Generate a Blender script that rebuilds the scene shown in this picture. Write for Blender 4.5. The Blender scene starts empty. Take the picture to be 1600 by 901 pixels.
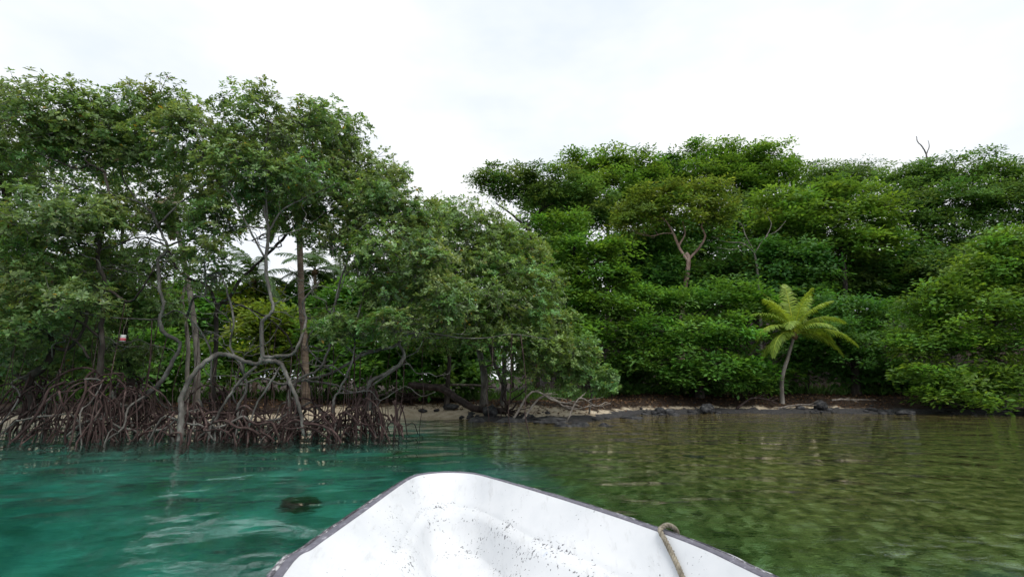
import bpy, math, random
import numpy as np
from mathutils import Vector, noise as mnoise

R = math.radians
rng = np.random.default_rng(7)
random.seed(7)
scene = bpy.context.scene

# ------------------------------------------------------------------ camera
FPX, CX, CY, CAMZ = 780.0, 800.0, 450.5, 1.4
PITCH = math.atan(150.0 / FPX)
cam_d = bpy.data.cameras.new("camera")
cam_d.sensor_width = 36.0
cam_d.lens = FPX / 1600.0 * 36.0
cam_d.clip_start = 0.05
cam_d.clip_end = 4000.0
cam = bpy.data.objects.new("camera", cam_d)
scene.collection.objects.link(cam)
cam.location = (0, 0, CAMZ)
cam.rotation_euler = (R(90) + PITCH, 0, 0)
scene.camera = cam

# ------------------------------------------------------------------ world: overcast sky
SUN_EL, SUN_AZ = R(64), R(135)          # azimuth measured from +Y (view) towards +X
world = bpy.data.worlds.new("World")
scene.world = world
world.use_nodes = True
nt = world.node_tree
nt.nodes.clear()
n_out = nt.nodes.new("ShaderNodeOutputWorld")
n_bg = nt.nodes.new("ShaderNodeBackground")
n_sky = nt.nodes.new("ShaderNodeTexSky")
n_sky.sky_type = 'NISHITA'
n_sky.sun_disc = False
n_sky.sun_elevation = SUN_EL
n_sky.sun_rotation = SUN_AZ
n_tc = nt.nodes.new("ShaderNodeTexCoord")
n_map = nt.nodes.new("ShaderNodeMapping")
n_map.inputs['Scale'].default_value = (1.0, 1.0, 2.2)
n_noise = nt.nodes.new("ShaderNodeTexNoise")
n_noise.inputs['Scale'].default_value = 1.6
n_noise.inputs['Detail'].default_value = 5.0
n_noise.inputs['Roughness'].default_value = 0.55
n_ramp = nt.nodes.new("ShaderNodeValToRGB")
n_ramp.color_ramp.elements[0].position = 0.34
n_ramp.color_ramp.elements[0].color = (0.62, 0.69, 0.79, 1)
n_ramp.color_ramp.elements[1].position = 0.62
n_ramp.color_ramp.elements[1].color = (0.86, 0.87, 0.88, 1)
n_gain = nt.nodes.new("ShaderNodeVectorMath")
n_gain.operation = 'SCALE'
n_gain.inputs['Scale'].default_value = 10.2
n_mix = nt.nodes.new("ShaderNodeMix")
n_mix.data_type = 'RGBA'
n_mix.inputs['Factor'].default_value = 0.93
n_bg.inputs['Strength'].default_value = 0.1
L = nt.links.new
L(n_tc.outputs['Generated'], n_map.inputs['Vector'])
L(n_map.outputs['Vector'], n_noise.inputs['Vector'])
L(n_noise.outputs['Fac'], n_ramp.inputs['Fac'])
L(n_ramp.outputs['Color'], n_gain.inputs[0])
L(n_sky.outputs['Color'], n_mix.inputs['A'])
L(n_gain.outputs['Vector'], n_mix.inputs['B'])
L(n_mix.outputs['Result'], n_bg.inputs['Color'])
L(n_bg.outputs['Background'], n_out.inputs['Surface'])

# ------------------------------------------------------------------ sun behind the cloud
sun_d = bpy.data.lights.new("sun", 'SUN')
sun_d.energy = 1.5
sun_d.angle = R(28)
sun_d.color = (1.0, 0.96, 0.9)
sun = bpy.data.objects.new("sun", sun_d)
scene.collection.objects.link(sun)
sdir = Vector((math.sin(SUN_AZ) * math.cos(SUN_EL), math.cos(SUN_AZ) * math.cos(SUN_EL), math.sin(SUN_EL)))
sun.rotation_euler = sdir.to_track_quat('Z', 'Y').to_euler()

vs = scene.view_settings
vs.view_transform = 'Standard'
vs.look = 'None'
vs.exposure = 0.4
vs.gamma = 1.0
vs.use_curve_mapping = False
cy = scene.cycles
cy.max_bounces = 7
cy.diffuse_bounces = 3
cy.glossy_bounces = 3
cy.transmission_bounces = 5
cy.transparent_max_bounces = 6
cy.sample_clamp_indirect = 6.0
cy.use_denoising = True

# ------------------------------------------------------------------ helpers
def P(px, py, Y):
    """photo pixel + forward distance -> world point"""
    u = (px - CX) / FPX
    v = -(py - CY) / FPX
    c, s = math.cos(PITCH), math.sin(PITCH)
    y, z = c - s * v, s + c * v
    k = Y / y
    return np.array([u * k, Y, CAMZ + z * k])

def mpp(px, py, Y):
    """metres per photo pixel at that point"""
    v = -(py - CY) / FPX
    return Y / (math.cos(PITCH) - math.sin(PITCH) * v) / FPX

def newmat(name):
    m = bpy.data.materials.new(name)
    m.use_nodes = True
    m.node_tree.nodes.clear()
    return m, m.node_tree

def ramp(nt_, stops):
    r = nt_.nodes.new("ShaderNodeValToRGB")
    e = r.color_ramp.elements
    while len(e) < len(stops):
        e.new(0.5)
    for i, (p, c) in enumerate(stops):
        e[i].position = p
        e[i].color = (*c, 1)
    return r

def noise_node(nt_, scale, detail=4, rough=0.55, vec=None, dist=0.0):
    n = nt_.nodes.new("ShaderNodeTexNoise")
    n.inputs['Scale'].default_value = scale
    n.inputs['Detail'].default_value = detail
    n.inputs['Roughness'].default_value = rough
    n.inputs['Distortion'].default_value = dist
    if vec is not None:
        nt_.links.new(vec, n.inputs['Vector'])
    return n

def mapping(nt_, src, scale=(1, 1, 1), rot=(0, 0, 0), loc=(0, 0, 0)):
    m = nt_.nodes.new("ShaderNodeMapping")
    m.inputs['Scale'].default_value = scale
    m.inputs['Rotation'].default_value = rot
    m.inputs['Location'].default_value = loc
    nt_.links.new(src, m.inputs['Vector'])
    return m.outputs['Vector']

def mixcol(nt_, fac, a, b, blend='MIX'):
    m = nt_.nodes.new("ShaderNodeMix")
    m.data_type = 'RGBA'
    m.blend_type = blend
    for sock, val in (('Factor', fac), ('A', a), ('B', b)):
        if isinstance(val, (int, float)):
            m.inputs[sock].default_value = val
        elif isinstance(val, tuple):
            m.inputs[sock].default_value = (*val, 1)
        else:
            nt_.links.new(val, m.inputs[sock])
    return m.outputs['Result']

def math_node(nt_, op, a, b=None, clamp=False):
    m = nt_.nodes.new("ShaderNodeMath")
    m.operation = op
    m.use_clamp = clamp
    for i, v in enumerate((a, b)):
        if v is None:
            continue
        if isinstance(v, (int, float)):
            m.inputs[i].default_value = v
        else:
            nt_.links.new(v, m.inputs[i])
    return m.outputs[0]

def principled(nt_, rough=0.7, spec=0.3):
    b = nt_.nodes.new("ShaderNodeBsdfPrincipled")
    b.inputs['Roughness'].default_value = rough
    b.inputs['Specular IOR Level'].default_value = spec
    o = nt_.nodes.new("ShaderNodeOutputMaterial")
    nt_.links.new(b.outputs[0], o.inputs['Surface'])
    return b, o

def bump(nt_, h, strength, dist, into):
    b = nt_.nodes.new("ShaderNodeBump")
    b.inputs['Strength'].default_value = strength
    b.inputs['Distance'].default_value = dist
    nt_.links.new(h, b.inputs['Height'])
    nt_.links.new(b.outputs[0], into)
    return b

# ------------------------------------------------------------------ materials
def leaf_material(name, trans=0.3, rough=0.5, spec=0.35):
    m, t = newmat(name)
    at = t.nodes.new("ShaderNodeAttribute")
    at.attribute_name = "leafcol"
    b = t.nodes.new("ShaderNodeBsdfPrincipled")
    b.inputs['Roughness'].default_value = rough
    b.inputs['Specular IOR Level'].default_value = spec
    t.links.new(at.outputs['Color'], b.inputs['Base Color'])
    tr = t.nodes.new("ShaderNodeBsdfTranslucent")
    g = mixcol(t, 1.0, at.outputs['Color'], (1.5, 1.35, 0.7), 'MULTIPLY')
    t.links.new(g, tr.inputs['Color'])
    mx = t.nodes.new("ShaderNodeMixShader")
    mx.inputs[0].default_value = trans
    t.links.new(b.outputs[0], mx.inputs[1])
    t.links.new(tr.outputs[0], mx.inputs[2])
    o = t.nodes.new("ShaderNodeOutputMaterial")
    t.links.new(mx.outputs[0], o.inputs['Surface'])
    return m

def bark_material(name, c0, c1, c2, scale=6.0, stretch=(1, 1, 0.35), bumpd=0.015, rough=0.85):
    m, t = newmat(name)
    b, o = principled(t, rough, 0.2)
    tc = t.nodes.new("ShaderNodeTexCoord")
    v = mapping(t, tc.outputs['Object'], stretch)
    n1 = noise_node(t, scale, 6, 0.65, v)
    n2 = noise_node(t, scale * 0.3, 3, 0.5, tc.outputs['Object'])
    r1 = ramp(t, [(0.3, c0), (0.52, c1), (0.72, c2)])
    t.links.new(n1.outputs['Fac'], r1.inputs['Fac'])
    f = ramp(t, [(0.35, (0.55, 0.55, 0.55)), (0.65, (1.1, 1.1, 1.1))])
    t.links.new(n2.outputs['Fac'], f.inputs['Fac'])
    t.links.new(mixcol(t, 1.0, r1.outputs[0], f.outputs[0], 'MULTIPLY'), b.inputs['Base Color'])
    n3 = noise_node(t, scale * 4, 5, 0.7, v)
    bump(t, n3.outputs['Fac'], 0.8, bumpd, b.inputs['Normal'])
    return m

M = {}
M['leaf'] = leaf_material("waxy_leaf", 0.42, 0.5, 0.22)
M['leaf_waxy'] = leaf_material("glossy_leaf", 0.38, 0.36, 0.45)
M['leaf_soft'] = leaf_material("soft_leaf", 0.42, 0.6, 0.15)
M['frond'] = leaf_material("palm_leaflet", 0.3, 0.45, 0.35)
M['bark_grey'] = bark_material("mangrove_bark", (0.07, 0.062, 0.055), (0.16, 0.15, 0.135), (0.34, 0.33, 0.30), 5)
M['bark_dark'] = bark_material("dark_bark", (0.025, 0.02, 0.018), (0.06, 0.05, 0.042), (0.13, 0.115, 0.10), 5)
M['root'] = bark_material("prop_root_bark", (0.032, 0.019, 0.018), (0.082, 0.052, 0.047), (0.19, 0.14, 0.125), 7)
M['bark_pale'] = bark_material("pale_bark", (0.12, 0.105, 0.09), (0.24, 0.215, 0.19), (0.38, 0.355, 0.32), 4)
M['bark_palm'] = bark_material("palm_bark", (0.08, 0.055, 0.04), (0.19, 0.14, 0.105), (0.33, 0.27, 0.22), 9, (0.5, 0.5, 2.5))
M['bark_red'] = bark_material("copper_bark", (0.26, 0.14, 0.11), (0.48, 0.32, 0.27), (0.66, 0.53, 0.46), 3)
M['driftwood'] = bark_material("driftwood", (0.10, 0.085, 0.07), (0.22, 0.19, 0.165), (0.42, 0.38, 0.34), 8)
M['driftwood_pale'] = bark_material("bleached_driftwood", (0.17, 0.14, 0.12), (0.34, 0.30, 0.26), (0.52, 0.48, 0.43), 8)
M['wet_wood'] = bark_material("wet_wood", (0.015, 0.010, 0.009), (0.045, 0.03, 0.026), (0.10, 0.07, 0.06), 6, rough=0.55)

def make_ground_material():
    m, t = newmat("shore_ground")
    b, o = principled(t, 0.9, 0.15)
    at = t.nodes.new("ShaderNodeAttribute"); at.attribute_name = "cover"
    sep = t.nodes.new("ShaderNodeSeparateColor")
    t.links.new(at.outputs['Color'], sep.inputs[0])
    geo = t.nodes.new("ShaderNodeNewGeometry")
    pos = geo.outputs['Position']
    xyz = t.nodes.new("ShaderNodeSeparateXYZ")
    t.links.new(pos, xyz.inputs[0])
    # sand
    ns = noise_node(t, 3.0, 6, 0.65, pos)
    sand = ramp(t, [(0.3, (0.36, 0.29, 0.20)), (0.6, (0.55, 0.47, 0.35)), (0.8, (0.62, 0.55, 0.44))])
    t.links.new(ns.outputs['Fac'], sand.inputs['Fac'])
    nsp = noise_node(t, 22.0, 3, 0.7, pos)
    spk = ramp(t, [(0.60, (1, 1, 1)), (0.68, (0.32, 0.24, 0.18))])
    t.links.new(nsp.outputs['Fac'], spk.inputs['Fac'])
    sandc = mixcol(t, 1.0, sand.outputs[0], spk.outputs[0], 'MULTIPLY')
    # leaf litter / forest soil
    nl = noise_node(t, 14.0, 6, 0.75, pos)
    lit = ramp(t, [(0.35, (0.012, 0.009, 0.007)), (0.55, (0.036, 0.024, 0.017)), (0.74, (0.10, 0.066, 0.045))])
    t.links.new(nl.outputs['Fac'], lit.inputs['Fac'])
    # litter takes over with height, noise-broken edge
    nb = noise_node(t, 1.3, 5, 0.7, pos)
    zz = math_node(t, 'ADD', math_node(t, 'ADD', xyz.outputs['Z'], math_node(t, 'MULTIPLY', math_node(t, 'SUBTRACT', 1.0, sep.outputs['Blue']), 0.5)), math_node(t, 'MULTIPLY', nb.outputs['Fac'], 0.55))
    lf = ramp(t, [(0.68, (0, 0, 0)), (0.78, (1, 1, 1))])
    t.links.new(zz, lf.inputs['Fac'])
    lfac = lf.outputs[0]
    c1 = mixcol(t, lfac, sandc, lit.outputs[0])
    # dark wet rock / mud flat
    nr = noise_node(t, 9.0, 7, 0.72, pos)
    rock = ramp(t, [(0.32, (0.018, 0.018, 0.020)), (0.55, (0.055, 0.053, 0.053)), (0.75, (0.15, 0.145, 0.14))])
    t.links.new(nr.outputs['Fac'], rock.inputs['Fac'])
    nr2 = noise_node(t, 1.8, 5, 0.7, pos)
    rf = math_node(t, 'ADD', sep.outputs['Green'], math_node(t, 'MULTIPLY', math_node(t, 'SUBTRACT', nr2.outputs['Fac'], 0.5), 1.6))
    rr = ramp(t, [(0.42, (0, 0, 0)), (0.55, (1, 1, 1))])
    t.links.new(rf, rr.inputs['Fac'])
    c2 = mixcol(t, rr.outputs[0], c1, rock.outputs[0])
    # under water: pale sand and sea grass
    under = ramp(t, [(0.485, (1, 1, 1)), (0.5, (0, 0, 0))])
    t.links.new(math_node(t, 'ADD', xyz.outputs['Z'], 0.53), under.inputs['Fac'])
    nsb = noise_node(t, 1.1, 5, 0.6, pos)
    bed = ramp(t, [(0.34, (0.14, 0.17, 0.14)), (0.50, (0.30, 0.32, 0.28)), (0.68, (0.52, 0.54, 0.48))])
    t.links.new(nsb.outputs['Fac'], bed.inputs['Fac'])
    pv = mapping(t, pos, (1.0, 1.35, 1.0))
    ng = noise_node(t, 5.6, 8, 0.70, pv, 0.7)
    grass = ramp(t, [(0.40, (0.036, 0.026, 0.008)), (0.49, (0.17, 0.115, 0.030)), (0.57, (0.38, 0.275, 0.09)), (0.70, (0.66, 0.52, 0.26))])
    t.links.new(ng.outputs['Fac'], grass.inputs['Fac'])
    npat = noise_node(t, 0.55, 5, 0.65, pos)
    gf = math_node(t, 'ADD', sep.outputs['Red'], math_node(t, 'MULTIPLY', math_node(t, 'SUBTRACT', npat.outputs['Fac'], 0.5), 1.5))
    gr = ramp(t, [(0.30, (0, 0, 0)), (0.62, (1, 1, 1))])
    t.links.new(gf, gr.inputs['Fac'])
    bedc = mixcol(t, gr.outputs[0], bed.outputs[0], grass.outputs[0])
    c3 = mixcol(t, under.outputs[0], c2, bedc)
    t.links.new(c3, b.inputs['Base Color'])
    bump(t, nr.outputs['Fac'], 0.7, 0.05, b.inputs['Normal'])
    return m
M['ground'] = make_ground_material()

def make_water_material():
    m, t = newmat("lagoon_water")
    geo = t.nodes.new("ShaderNodeNewGeometry")
    pos = geo.outputs['Position']
    v1 = mapping(t, pos, (0.95, 1.25, 1), (0, 0, R(12)))
    n1 = noise_node(t, 1.0, 2, 0.4, v1, 0.2)
    v2 = mapping(t, pos, (1.0, 1.9, 1), (0, 0, R(-14)), (3, 1, 0))
    n2 = noise_node(t, 5.0, 4, 0.55, v2, 0.5)
    n0 = noise_node(t, 0.28, 2, 0.5, mapping(t, pos, (0.7, 1.6, 1)))
    sx = t.nodes.new('ShaderNodeSeparateXYZ'); t.links.new(pos, sx.inputs[0])
    mr = t.nodes.new('ShaderNodeMapRange'); t.links.new(sx.outputs['X'], mr.inputs['Value'])
    mr.inputs['From Min'].default_value = -3.0; mr.inputs['From Max'].default_value = 3.0; mr.inputs['To Min'].default_value = 0.0035; mr.inputs['To Max'].default_value = 0.010
    rip = mr.outputs[0]
    h = math_node(t, 'ADD', math_node(t, 'MULTIPLY', n1.outputs['Fac'], 0.085), math_node(t, 'MULTIPLY', n2.outputs['Fac'], rip))
    h = math_node(t, 'ADD', h, math_node(t, 'MULTIPLY', n0.outputs['Fac'], 0.12))
    bp = t.nodes.new("ShaderNodeBump")
    bp.inputs['Strength'].default_value = 1.0
    bp.inputs['Distance'].default_value = 1.0
    t.links.new(h, bp.inputs['Height'])
    b = t.nodes.new("ShaderNodeBsdfPrincipled")
    b.inputs['Base Color'].default_value = (1, 1, 1, 1)
    b.inputs['Roughness'].default_value = 0.0
    b.inputs['IOR'].default_value = 1.333
    b.inputs['Transmission Weight'].default_value = 1.0
    t.links.new(bp.outputs[0], b.inputs['Normal'])
    va = t.nodes.new("ShaderNodeVolumeAbsorption")
    va.inputs['Color'].default_value = (0.30, 0.88, 0.825, 1)
    va.inputs['Density'].default_value = 0.60
    o = t.nodes.new("ShaderNodeOutputMaterial")
    t.links.new(b.outputs[0], o.inputs['Surface'])
    t.links.new(va.outputs[0], o.inputs['Volume'])
    return m
M['water'] = make_water_material()

def make_boat_paint():
    m, t = newmat("chipped_white_paint")
    b, o = principled(t, 0.5, 0.3)
    tc = t.nodes.new("ShaderNodeTexCoord")
    ob = tc.outputs['Object']
    big = noise_node(t, 2.2, 5, 0.6, ob)
    base = ramp(t, [(0.3, (0.58, 0.60, 0.62)), (0.6, (0.70, 0.71, 0.72))])
    t.links.new(big.outputs['Fac'], base.inputs['Fac'])
    # small chips grouped in patches
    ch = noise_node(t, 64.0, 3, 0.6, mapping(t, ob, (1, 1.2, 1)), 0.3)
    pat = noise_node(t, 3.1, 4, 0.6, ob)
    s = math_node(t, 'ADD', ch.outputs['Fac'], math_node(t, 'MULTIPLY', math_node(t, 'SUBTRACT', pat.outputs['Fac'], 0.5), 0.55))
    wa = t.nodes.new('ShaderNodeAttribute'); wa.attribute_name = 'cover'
    s = math_node(t, 'ADD', s, math_node(t, 'MULTIPLY', wa.outputs['Fac'], 0.10))  # extra chips on the creases, partly worn paint, partly painted-in crease shade
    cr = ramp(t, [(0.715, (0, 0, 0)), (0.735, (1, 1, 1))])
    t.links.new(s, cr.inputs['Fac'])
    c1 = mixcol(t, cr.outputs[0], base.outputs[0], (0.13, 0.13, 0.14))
    # blue-grey worn areas
    wn = noise_node(t, 6.0, 7, 0.75, mapping(t, ob, (1, 1, 1), (0, 0, 0), (5, 2, 1)))
    wr = ramp(t, [(0.66, (0, 0, 0)), (0.70, (0.75, 0.75, 0.75))])
    t.links.new(wn.outputs['Fac'], wr.inputs['Fac'])
    c2 = mixcol(t, wr.outputs[0], c1, (0.50, 0.55, 0.63))
    # grime streaks
    gn = noise_node(t, 11.0, 6, 0.7, mapping(t, ob, (2.5, 0.5, 1)))
    gr_ = ramp(t, [(0.55, (1, 1, 1)), (0.75, (0.72, 0.71, 0.69))])
    t.links.new(gn.outputs['Fac'], gr_.inputs['Fac'])
    c3 = mixcol(t, 0.7, c2, mixcol(t, 1.0, c2, gr_.outputs[0], 'MULTIPLY'))
    t.links.new(c3, b.inputs['Base Color'])
    bump(t, math_node(t, 'SUBTRACT', 1.0, cr.outputs[0]), 0.5, 0.002, b.inputs['Normal'])
    return m
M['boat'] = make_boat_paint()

def make_rail_material():
    m, t = newmat("worn_grey_rail")
    b, o = principled(t, 0.7, 0.25)
    tc = t.nodes.new("ShaderNodeTexCoord")
    ob = tc.outputs['Object']
    n = noise_node(t, 38.0, 6, 0.75, mapping(t, ob, (1, 0.6, 1)))
    n2 = noise_node(t, 4.0, 3, 0.6, ob)
    s = math_node(t, 'ADD', n.outputs['Fac'], math_node(t, 'MULTIPLY', math_node(t, 'SUBTRACT', n2.outputs['Fac'], 0.5), 0.5))
    r = ramp(t, [(0.40, (0.022, 0.020, 0.024)), (0.50, (0.075, 0.07, 0.08)), (0.58, (0.16, 0.155, 0.17)), (0.66, (0.55, 0.55, 0.56))])
    t.links.new(s, r.inputs['Fac'])
    t.links.new(r.outputs[0], b.inputs['Base Color'])
    bump(t, n.outputs['Fac'], 0.6, 0.006, b.inputs['Normal'])
    return m
M['rail'] = make_rail_material()
M['rope'] = bark_material("rope_fibre", (0.14, 0.12, 0.09), (0.30, 0.265, 0.20), (0.46, 0.41, 0.33), 60, (1, 1, 1), 0.002)
M['weedy_rock'] = bark_material("weedy_rock", (0.03, 0.045, 0.025), (0.06, 0.08, 0.045), (0.12, 0.14, 0.08), 5, (1, 1, 1), 0.03, 0.8)
M['rock'] = bark_material("wet_rock", (0.014, 0.014, 0.016), (0.05, 0.05, 0.052), (0.14, 0.138, 0.135), 5, (1, 1, 1), 0.03, 0.6)

def plain(name, col, rough=0.5, spec=0.3):
    m, t = newmat(name)
    b, o = principled(t, rough, spec)
    tc = t.nodes.new("ShaderNodeTexCoord")
    n = noise_node(t, 25, 4, 0.6, tc.outputs['Object'])
    r = ramp(t, [(0.3, tuple(c * 0.75 for c in col)), (0.7, col)])
    t.links.new(n.outputs['Fac'], r.inputs['Fac'])
    t.links.new(r.outputs[0], b.inputs['Base Color'])
    return m
M['white_plastic'] = plain("white_plastic", (0.75, 0.74, 0.72))
M['pink_label'] = plain("pink_red_label", (0.55, 0.10, 0.13))
M['fibre'] = bark_material("palm_fibre", (0.06, 0.035, 0.02), (0.15, 0.09, 0.05), (0.26, 0.17, 0.10), 20)
M['dead_leaf'] = leaf_material("dead_leaf", 0.1, 0.8, 0.1)

# ------------------------------------------------------------------ object helpers
COL = scene.collection
def link(o, parent=None):
    COL.objects.link(o)
    if parent is not None:
        o.parent = parent
    return o

def thing(name, label, cat, loc, group=None):
    o = bpy.data.objects.new(name, None)
    o.empty_display_size = 0.2
    link(o)
    o.location = tuple(float(v) for v in loc)
    o["label"] = label
    o["category"] = cat
    if group:
        o["group"] = group
    return o

def tag(o, label, cat, group=None):
    o["label"] = label
    o["category"] = cat
    if group:
        o["group"] = group
    return o

def mesh_np(name, V, F, mat, smooth=True, colors=None):
    """V (n,3); F list of arrays (k, 3|4)"""
    me = bpy.data.meshes.new(name)
    V = np.ascontiguousarray(V, dtype=np.float32)
    me.vertices.add(len(V))
    me.vertices.foreach_set("co", V.ravel())
    F = [np.asarray(f, dtype=np.int32) for f in F if len(f)]
    loops = np.concatenate([f.ravel() for f in F])
    tot = np.concatenate([np.full(len(f), f.shape[1], dtype=np.int32) for f in F])
    start = np.concatenate([[0], np.cumsum(tot)[:-1]]).astype(np.int32)
    me.loops.add(len(loops))
    me.loops.foreach_set("vertex_index", loops)
    me.polygons.add(len(tot))
    me.polygons.foreach_set("loop_start", start)
    me.polygons.foreach_set("loop_total", tot)
    if smooth:
        me.polygons.foreach_set("use_smooth", np.ones(len(tot), dtype=bool))
    if colors is not None:
        a = me.attributes.new("leafcol" if colors.shape[1] == 3 else "cover", 'FLOAT_COLOR', 'POINT')
        c = np.ones((len(V), 4), dtype=np.float32)
        c[:, :3] = colors[:, :3]
        a.data.foreach_set("color", c.ravel())
    me.materials.append(mat)
    me.update(calc_edges=True)
    me.validate()
    return me

def part(name, me, parent, kind=None):
    o = bpy.data.objects.new(name, me)
    link(o, parent)
    if kind:
        o["kind"] = kind
    return o

def catmull(pts, n=5):
    pts = np.asarray(pts, float)
    if len(pts) < 3:
        t = np.linspace(0, 1, n + 1)[:, None]
        return pts[0] * (1 - t) + pts[-1] * t
    p = np.vstack([2 * pts[0] - pts[1], pts, 2 * pts[-1] - pts[-2]])
    out = []
    for i in range(1, len(p) - 2):
        for k in range(n):
            t = k / n
            a, b_, c, d = p[i - 1], p[i], p[i + 1], p[i + 2]
            out.append(0.5 * ((2 * b_) + (-a + c) * t + (2 * a - 5 * b_ + 4 * c - d) * t * t + (-a + 3 * b_ - 3 * c + d) * t ** 3))
    out.append(pts[-1])
    return np.array(out)

class MB:
    """mesh collector"""
    def __init__(self):
        self.V, self.Q, self.T, self.n = [], [], [], 0
    def tube(self, pts, radii, k=6, cap=True, lump=0.0):
        pts = np.asarray(pts, float)
        n = len(pts)
        radii = np.broadcast_to(np.asarray(radii, float), (n,))
        tan = np.gradient(pts, axis=0)
        tan /= np.linalg.norm(tan, axis=1)[:, None] + 1e-9
        ref = np.array([0, 0, 1.0]) if abs(tan[0][2]) < 0.9 else np.array([1.0, 0, 0])
        u = np.cross(tan[0], ref); u /= np.linalg.norm(u)
        ang = np.linspace(0, 2 * math.pi, k, endpoint=False)
        rings = []
        for i in range(n):
            u = u - tan[i] * np.dot(u, tan[i])
            u /= np.linalg.norm(u) + 1e-9
            w = np.cross(tan[i], u)
            rr = radii[i] * (1 + (lump * rng.normal(size=k) if lump else 0))
            rings.append(pts[i] + (np.cos(ang) * rr)[:, None] * u + (np.sin(ang) * rr)[:, None] * w)
        V = np.concatenate(rings)
        idx = np.arange(n * k).reshape(n, k) + self.n
        a, b_ = idx[:-1], idx[1:]
        q = np.stack([a, np.roll(a, -1, 1), np.roll(b_, -1, 1), b_], -1).reshape(-1, 4)
        self.V.append(V); self.Q.append(q); self.n += len(V)
        if cap:
            c = np.array([pts[0], pts[-1]])
            self.V.append(c)
            i0, i1 = self.n, self.n + 1
            self.n += 2
            f, l_ = idx[0], idx[-1]
            self.T.append(np.stack([np.roll(f, -1), f, np.full(k, i0)], -1))
            self.T.append(np.stack([l_, np.roll(l_, -1), np.full(k, i1)], -1))
    def add(self, V, Q=None, T=None):
        if Q is not None and len(Q): self.Q.append(np.asarray(Q) + self.n)
        if T is not None and len(T): self.T.append(np.asarray(T) + self.n)
        self.V.append(np.asarray(V, float)); self.n += len(V)
    def mesh(self, name, mat, origin=(0, 0, 0), smooth=True):
        V = np.concatenate(self.V) - np.asarray(origin)
        F = []
        if self.Q: F.append(np.concatenate(self.Q))
        if self.T: F.append(np.concatenate(self.T))
        return mesh_np(name, V, F, mat, smooth)

def norm(a):
    return a / (np.linalg.norm(a, axis=-1, keepdims=True) + 1e-9)

def leaf_mesh(name, C, D, N, Ls, Ws, cols, mat, origin, six=False):
    """leaves: base points C, axes D, normals N; folded along the midrib"""
    D = norm(D)
    S = norm(np.cross(D, N))
    N2 = np.cross(S, D)
    Ls = Ls[:, None]; Ws = Ws[:, None]
    n = len(C)
    if six:
        v = [C,
             C + D * Ls * .38 + S * Ws * .40 + N2 * Ws * .10,
             C + D * Ls * .74 + S * Ws * .44 + N2 * Ws * .12 - N2 * Ls * .03,
             C + D * Ls - N2 * Ls * .10,
             C + D * Ls * .74 - S * Ws * .44 + N2 * Ws * .12 - N2 * Ls * .03,
             C + D * Ls * .38 - S * Ws * .40 + N2 * Ws * .10]
        V = np.stack(v, 1).reshape(-1, 3)
        b0 = (np.arange(n) * 6)[:, None]
        F = [np.concatenate([b0 + np.array([0, 1, 2, 3]), b0 + np.array([0, 3, 4, 5])])]
        k = 6
    else:
        v = [C, C + D * Ls * .55 + S * Ws * .5 + N2 * Ws * .14, C + D * Ls - N2 * Ls * .08, C + D * Ls * .55 - S * Ws * .5 + N2 * Ws * .14]
        V = np.stack(v, 1).reshape(-1, 3)
        b0 = (np.arange(n) * 4)[:, None]
        F = [np.concatenate([b0 + np.array([0, 1, 2]), b0 + np.array([0, 2, 3])])]
        k = 4
    return mesh_np(name, V - np.asarray(origin), F, mat, False, np.repeat(cols, k, 0))

# species: leaf length, width, leaves per spray, sprays per m2 of lobe, clump flatness, colour
SPECIES = {
    'mangrove': dict(L=.140, W=.068, n=9, dens=150, flat=.75, sub=.40, loose=.5, col=(.172, .272, .098), six=False, mat='leaf_waxy', up=.55, twig=True, yellow=.006, spread=1.1),
    'olive':    dict(L=.165, W=.07, n=8, dens=110, flat=.75, sub=.38, loose=.5, col=(.158, .268, .080), six=False, mat='leaf_waxy', up=.5, twig=True, yellow=.004, spread=1.1),
    'shelf':    dict(L=.40, W=.19, n=9, dens=27, flat=.30, sub=.29, col=(.112, .240, .042), six=False, mat='leaf', up=.8, twig=False, yellow=.0, spread=1.0),
    'broad':    dict(L=.34, W=.17, n=9, dens=32, flat=.5, sub=.28, col=(.102, .225, .044), six=False, mat='leaf', up=.65, twig=False, yellow=.0, spread=1.0),
    'fine':     dict(L=.33, W=.145, n=10, dens=30, flat=.36, sub=.29, col=(.128, .220, .052), six=False, mat='leaf_soft', up=.7, twig=False, yellow=.0, spread=1.0),
}

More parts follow.
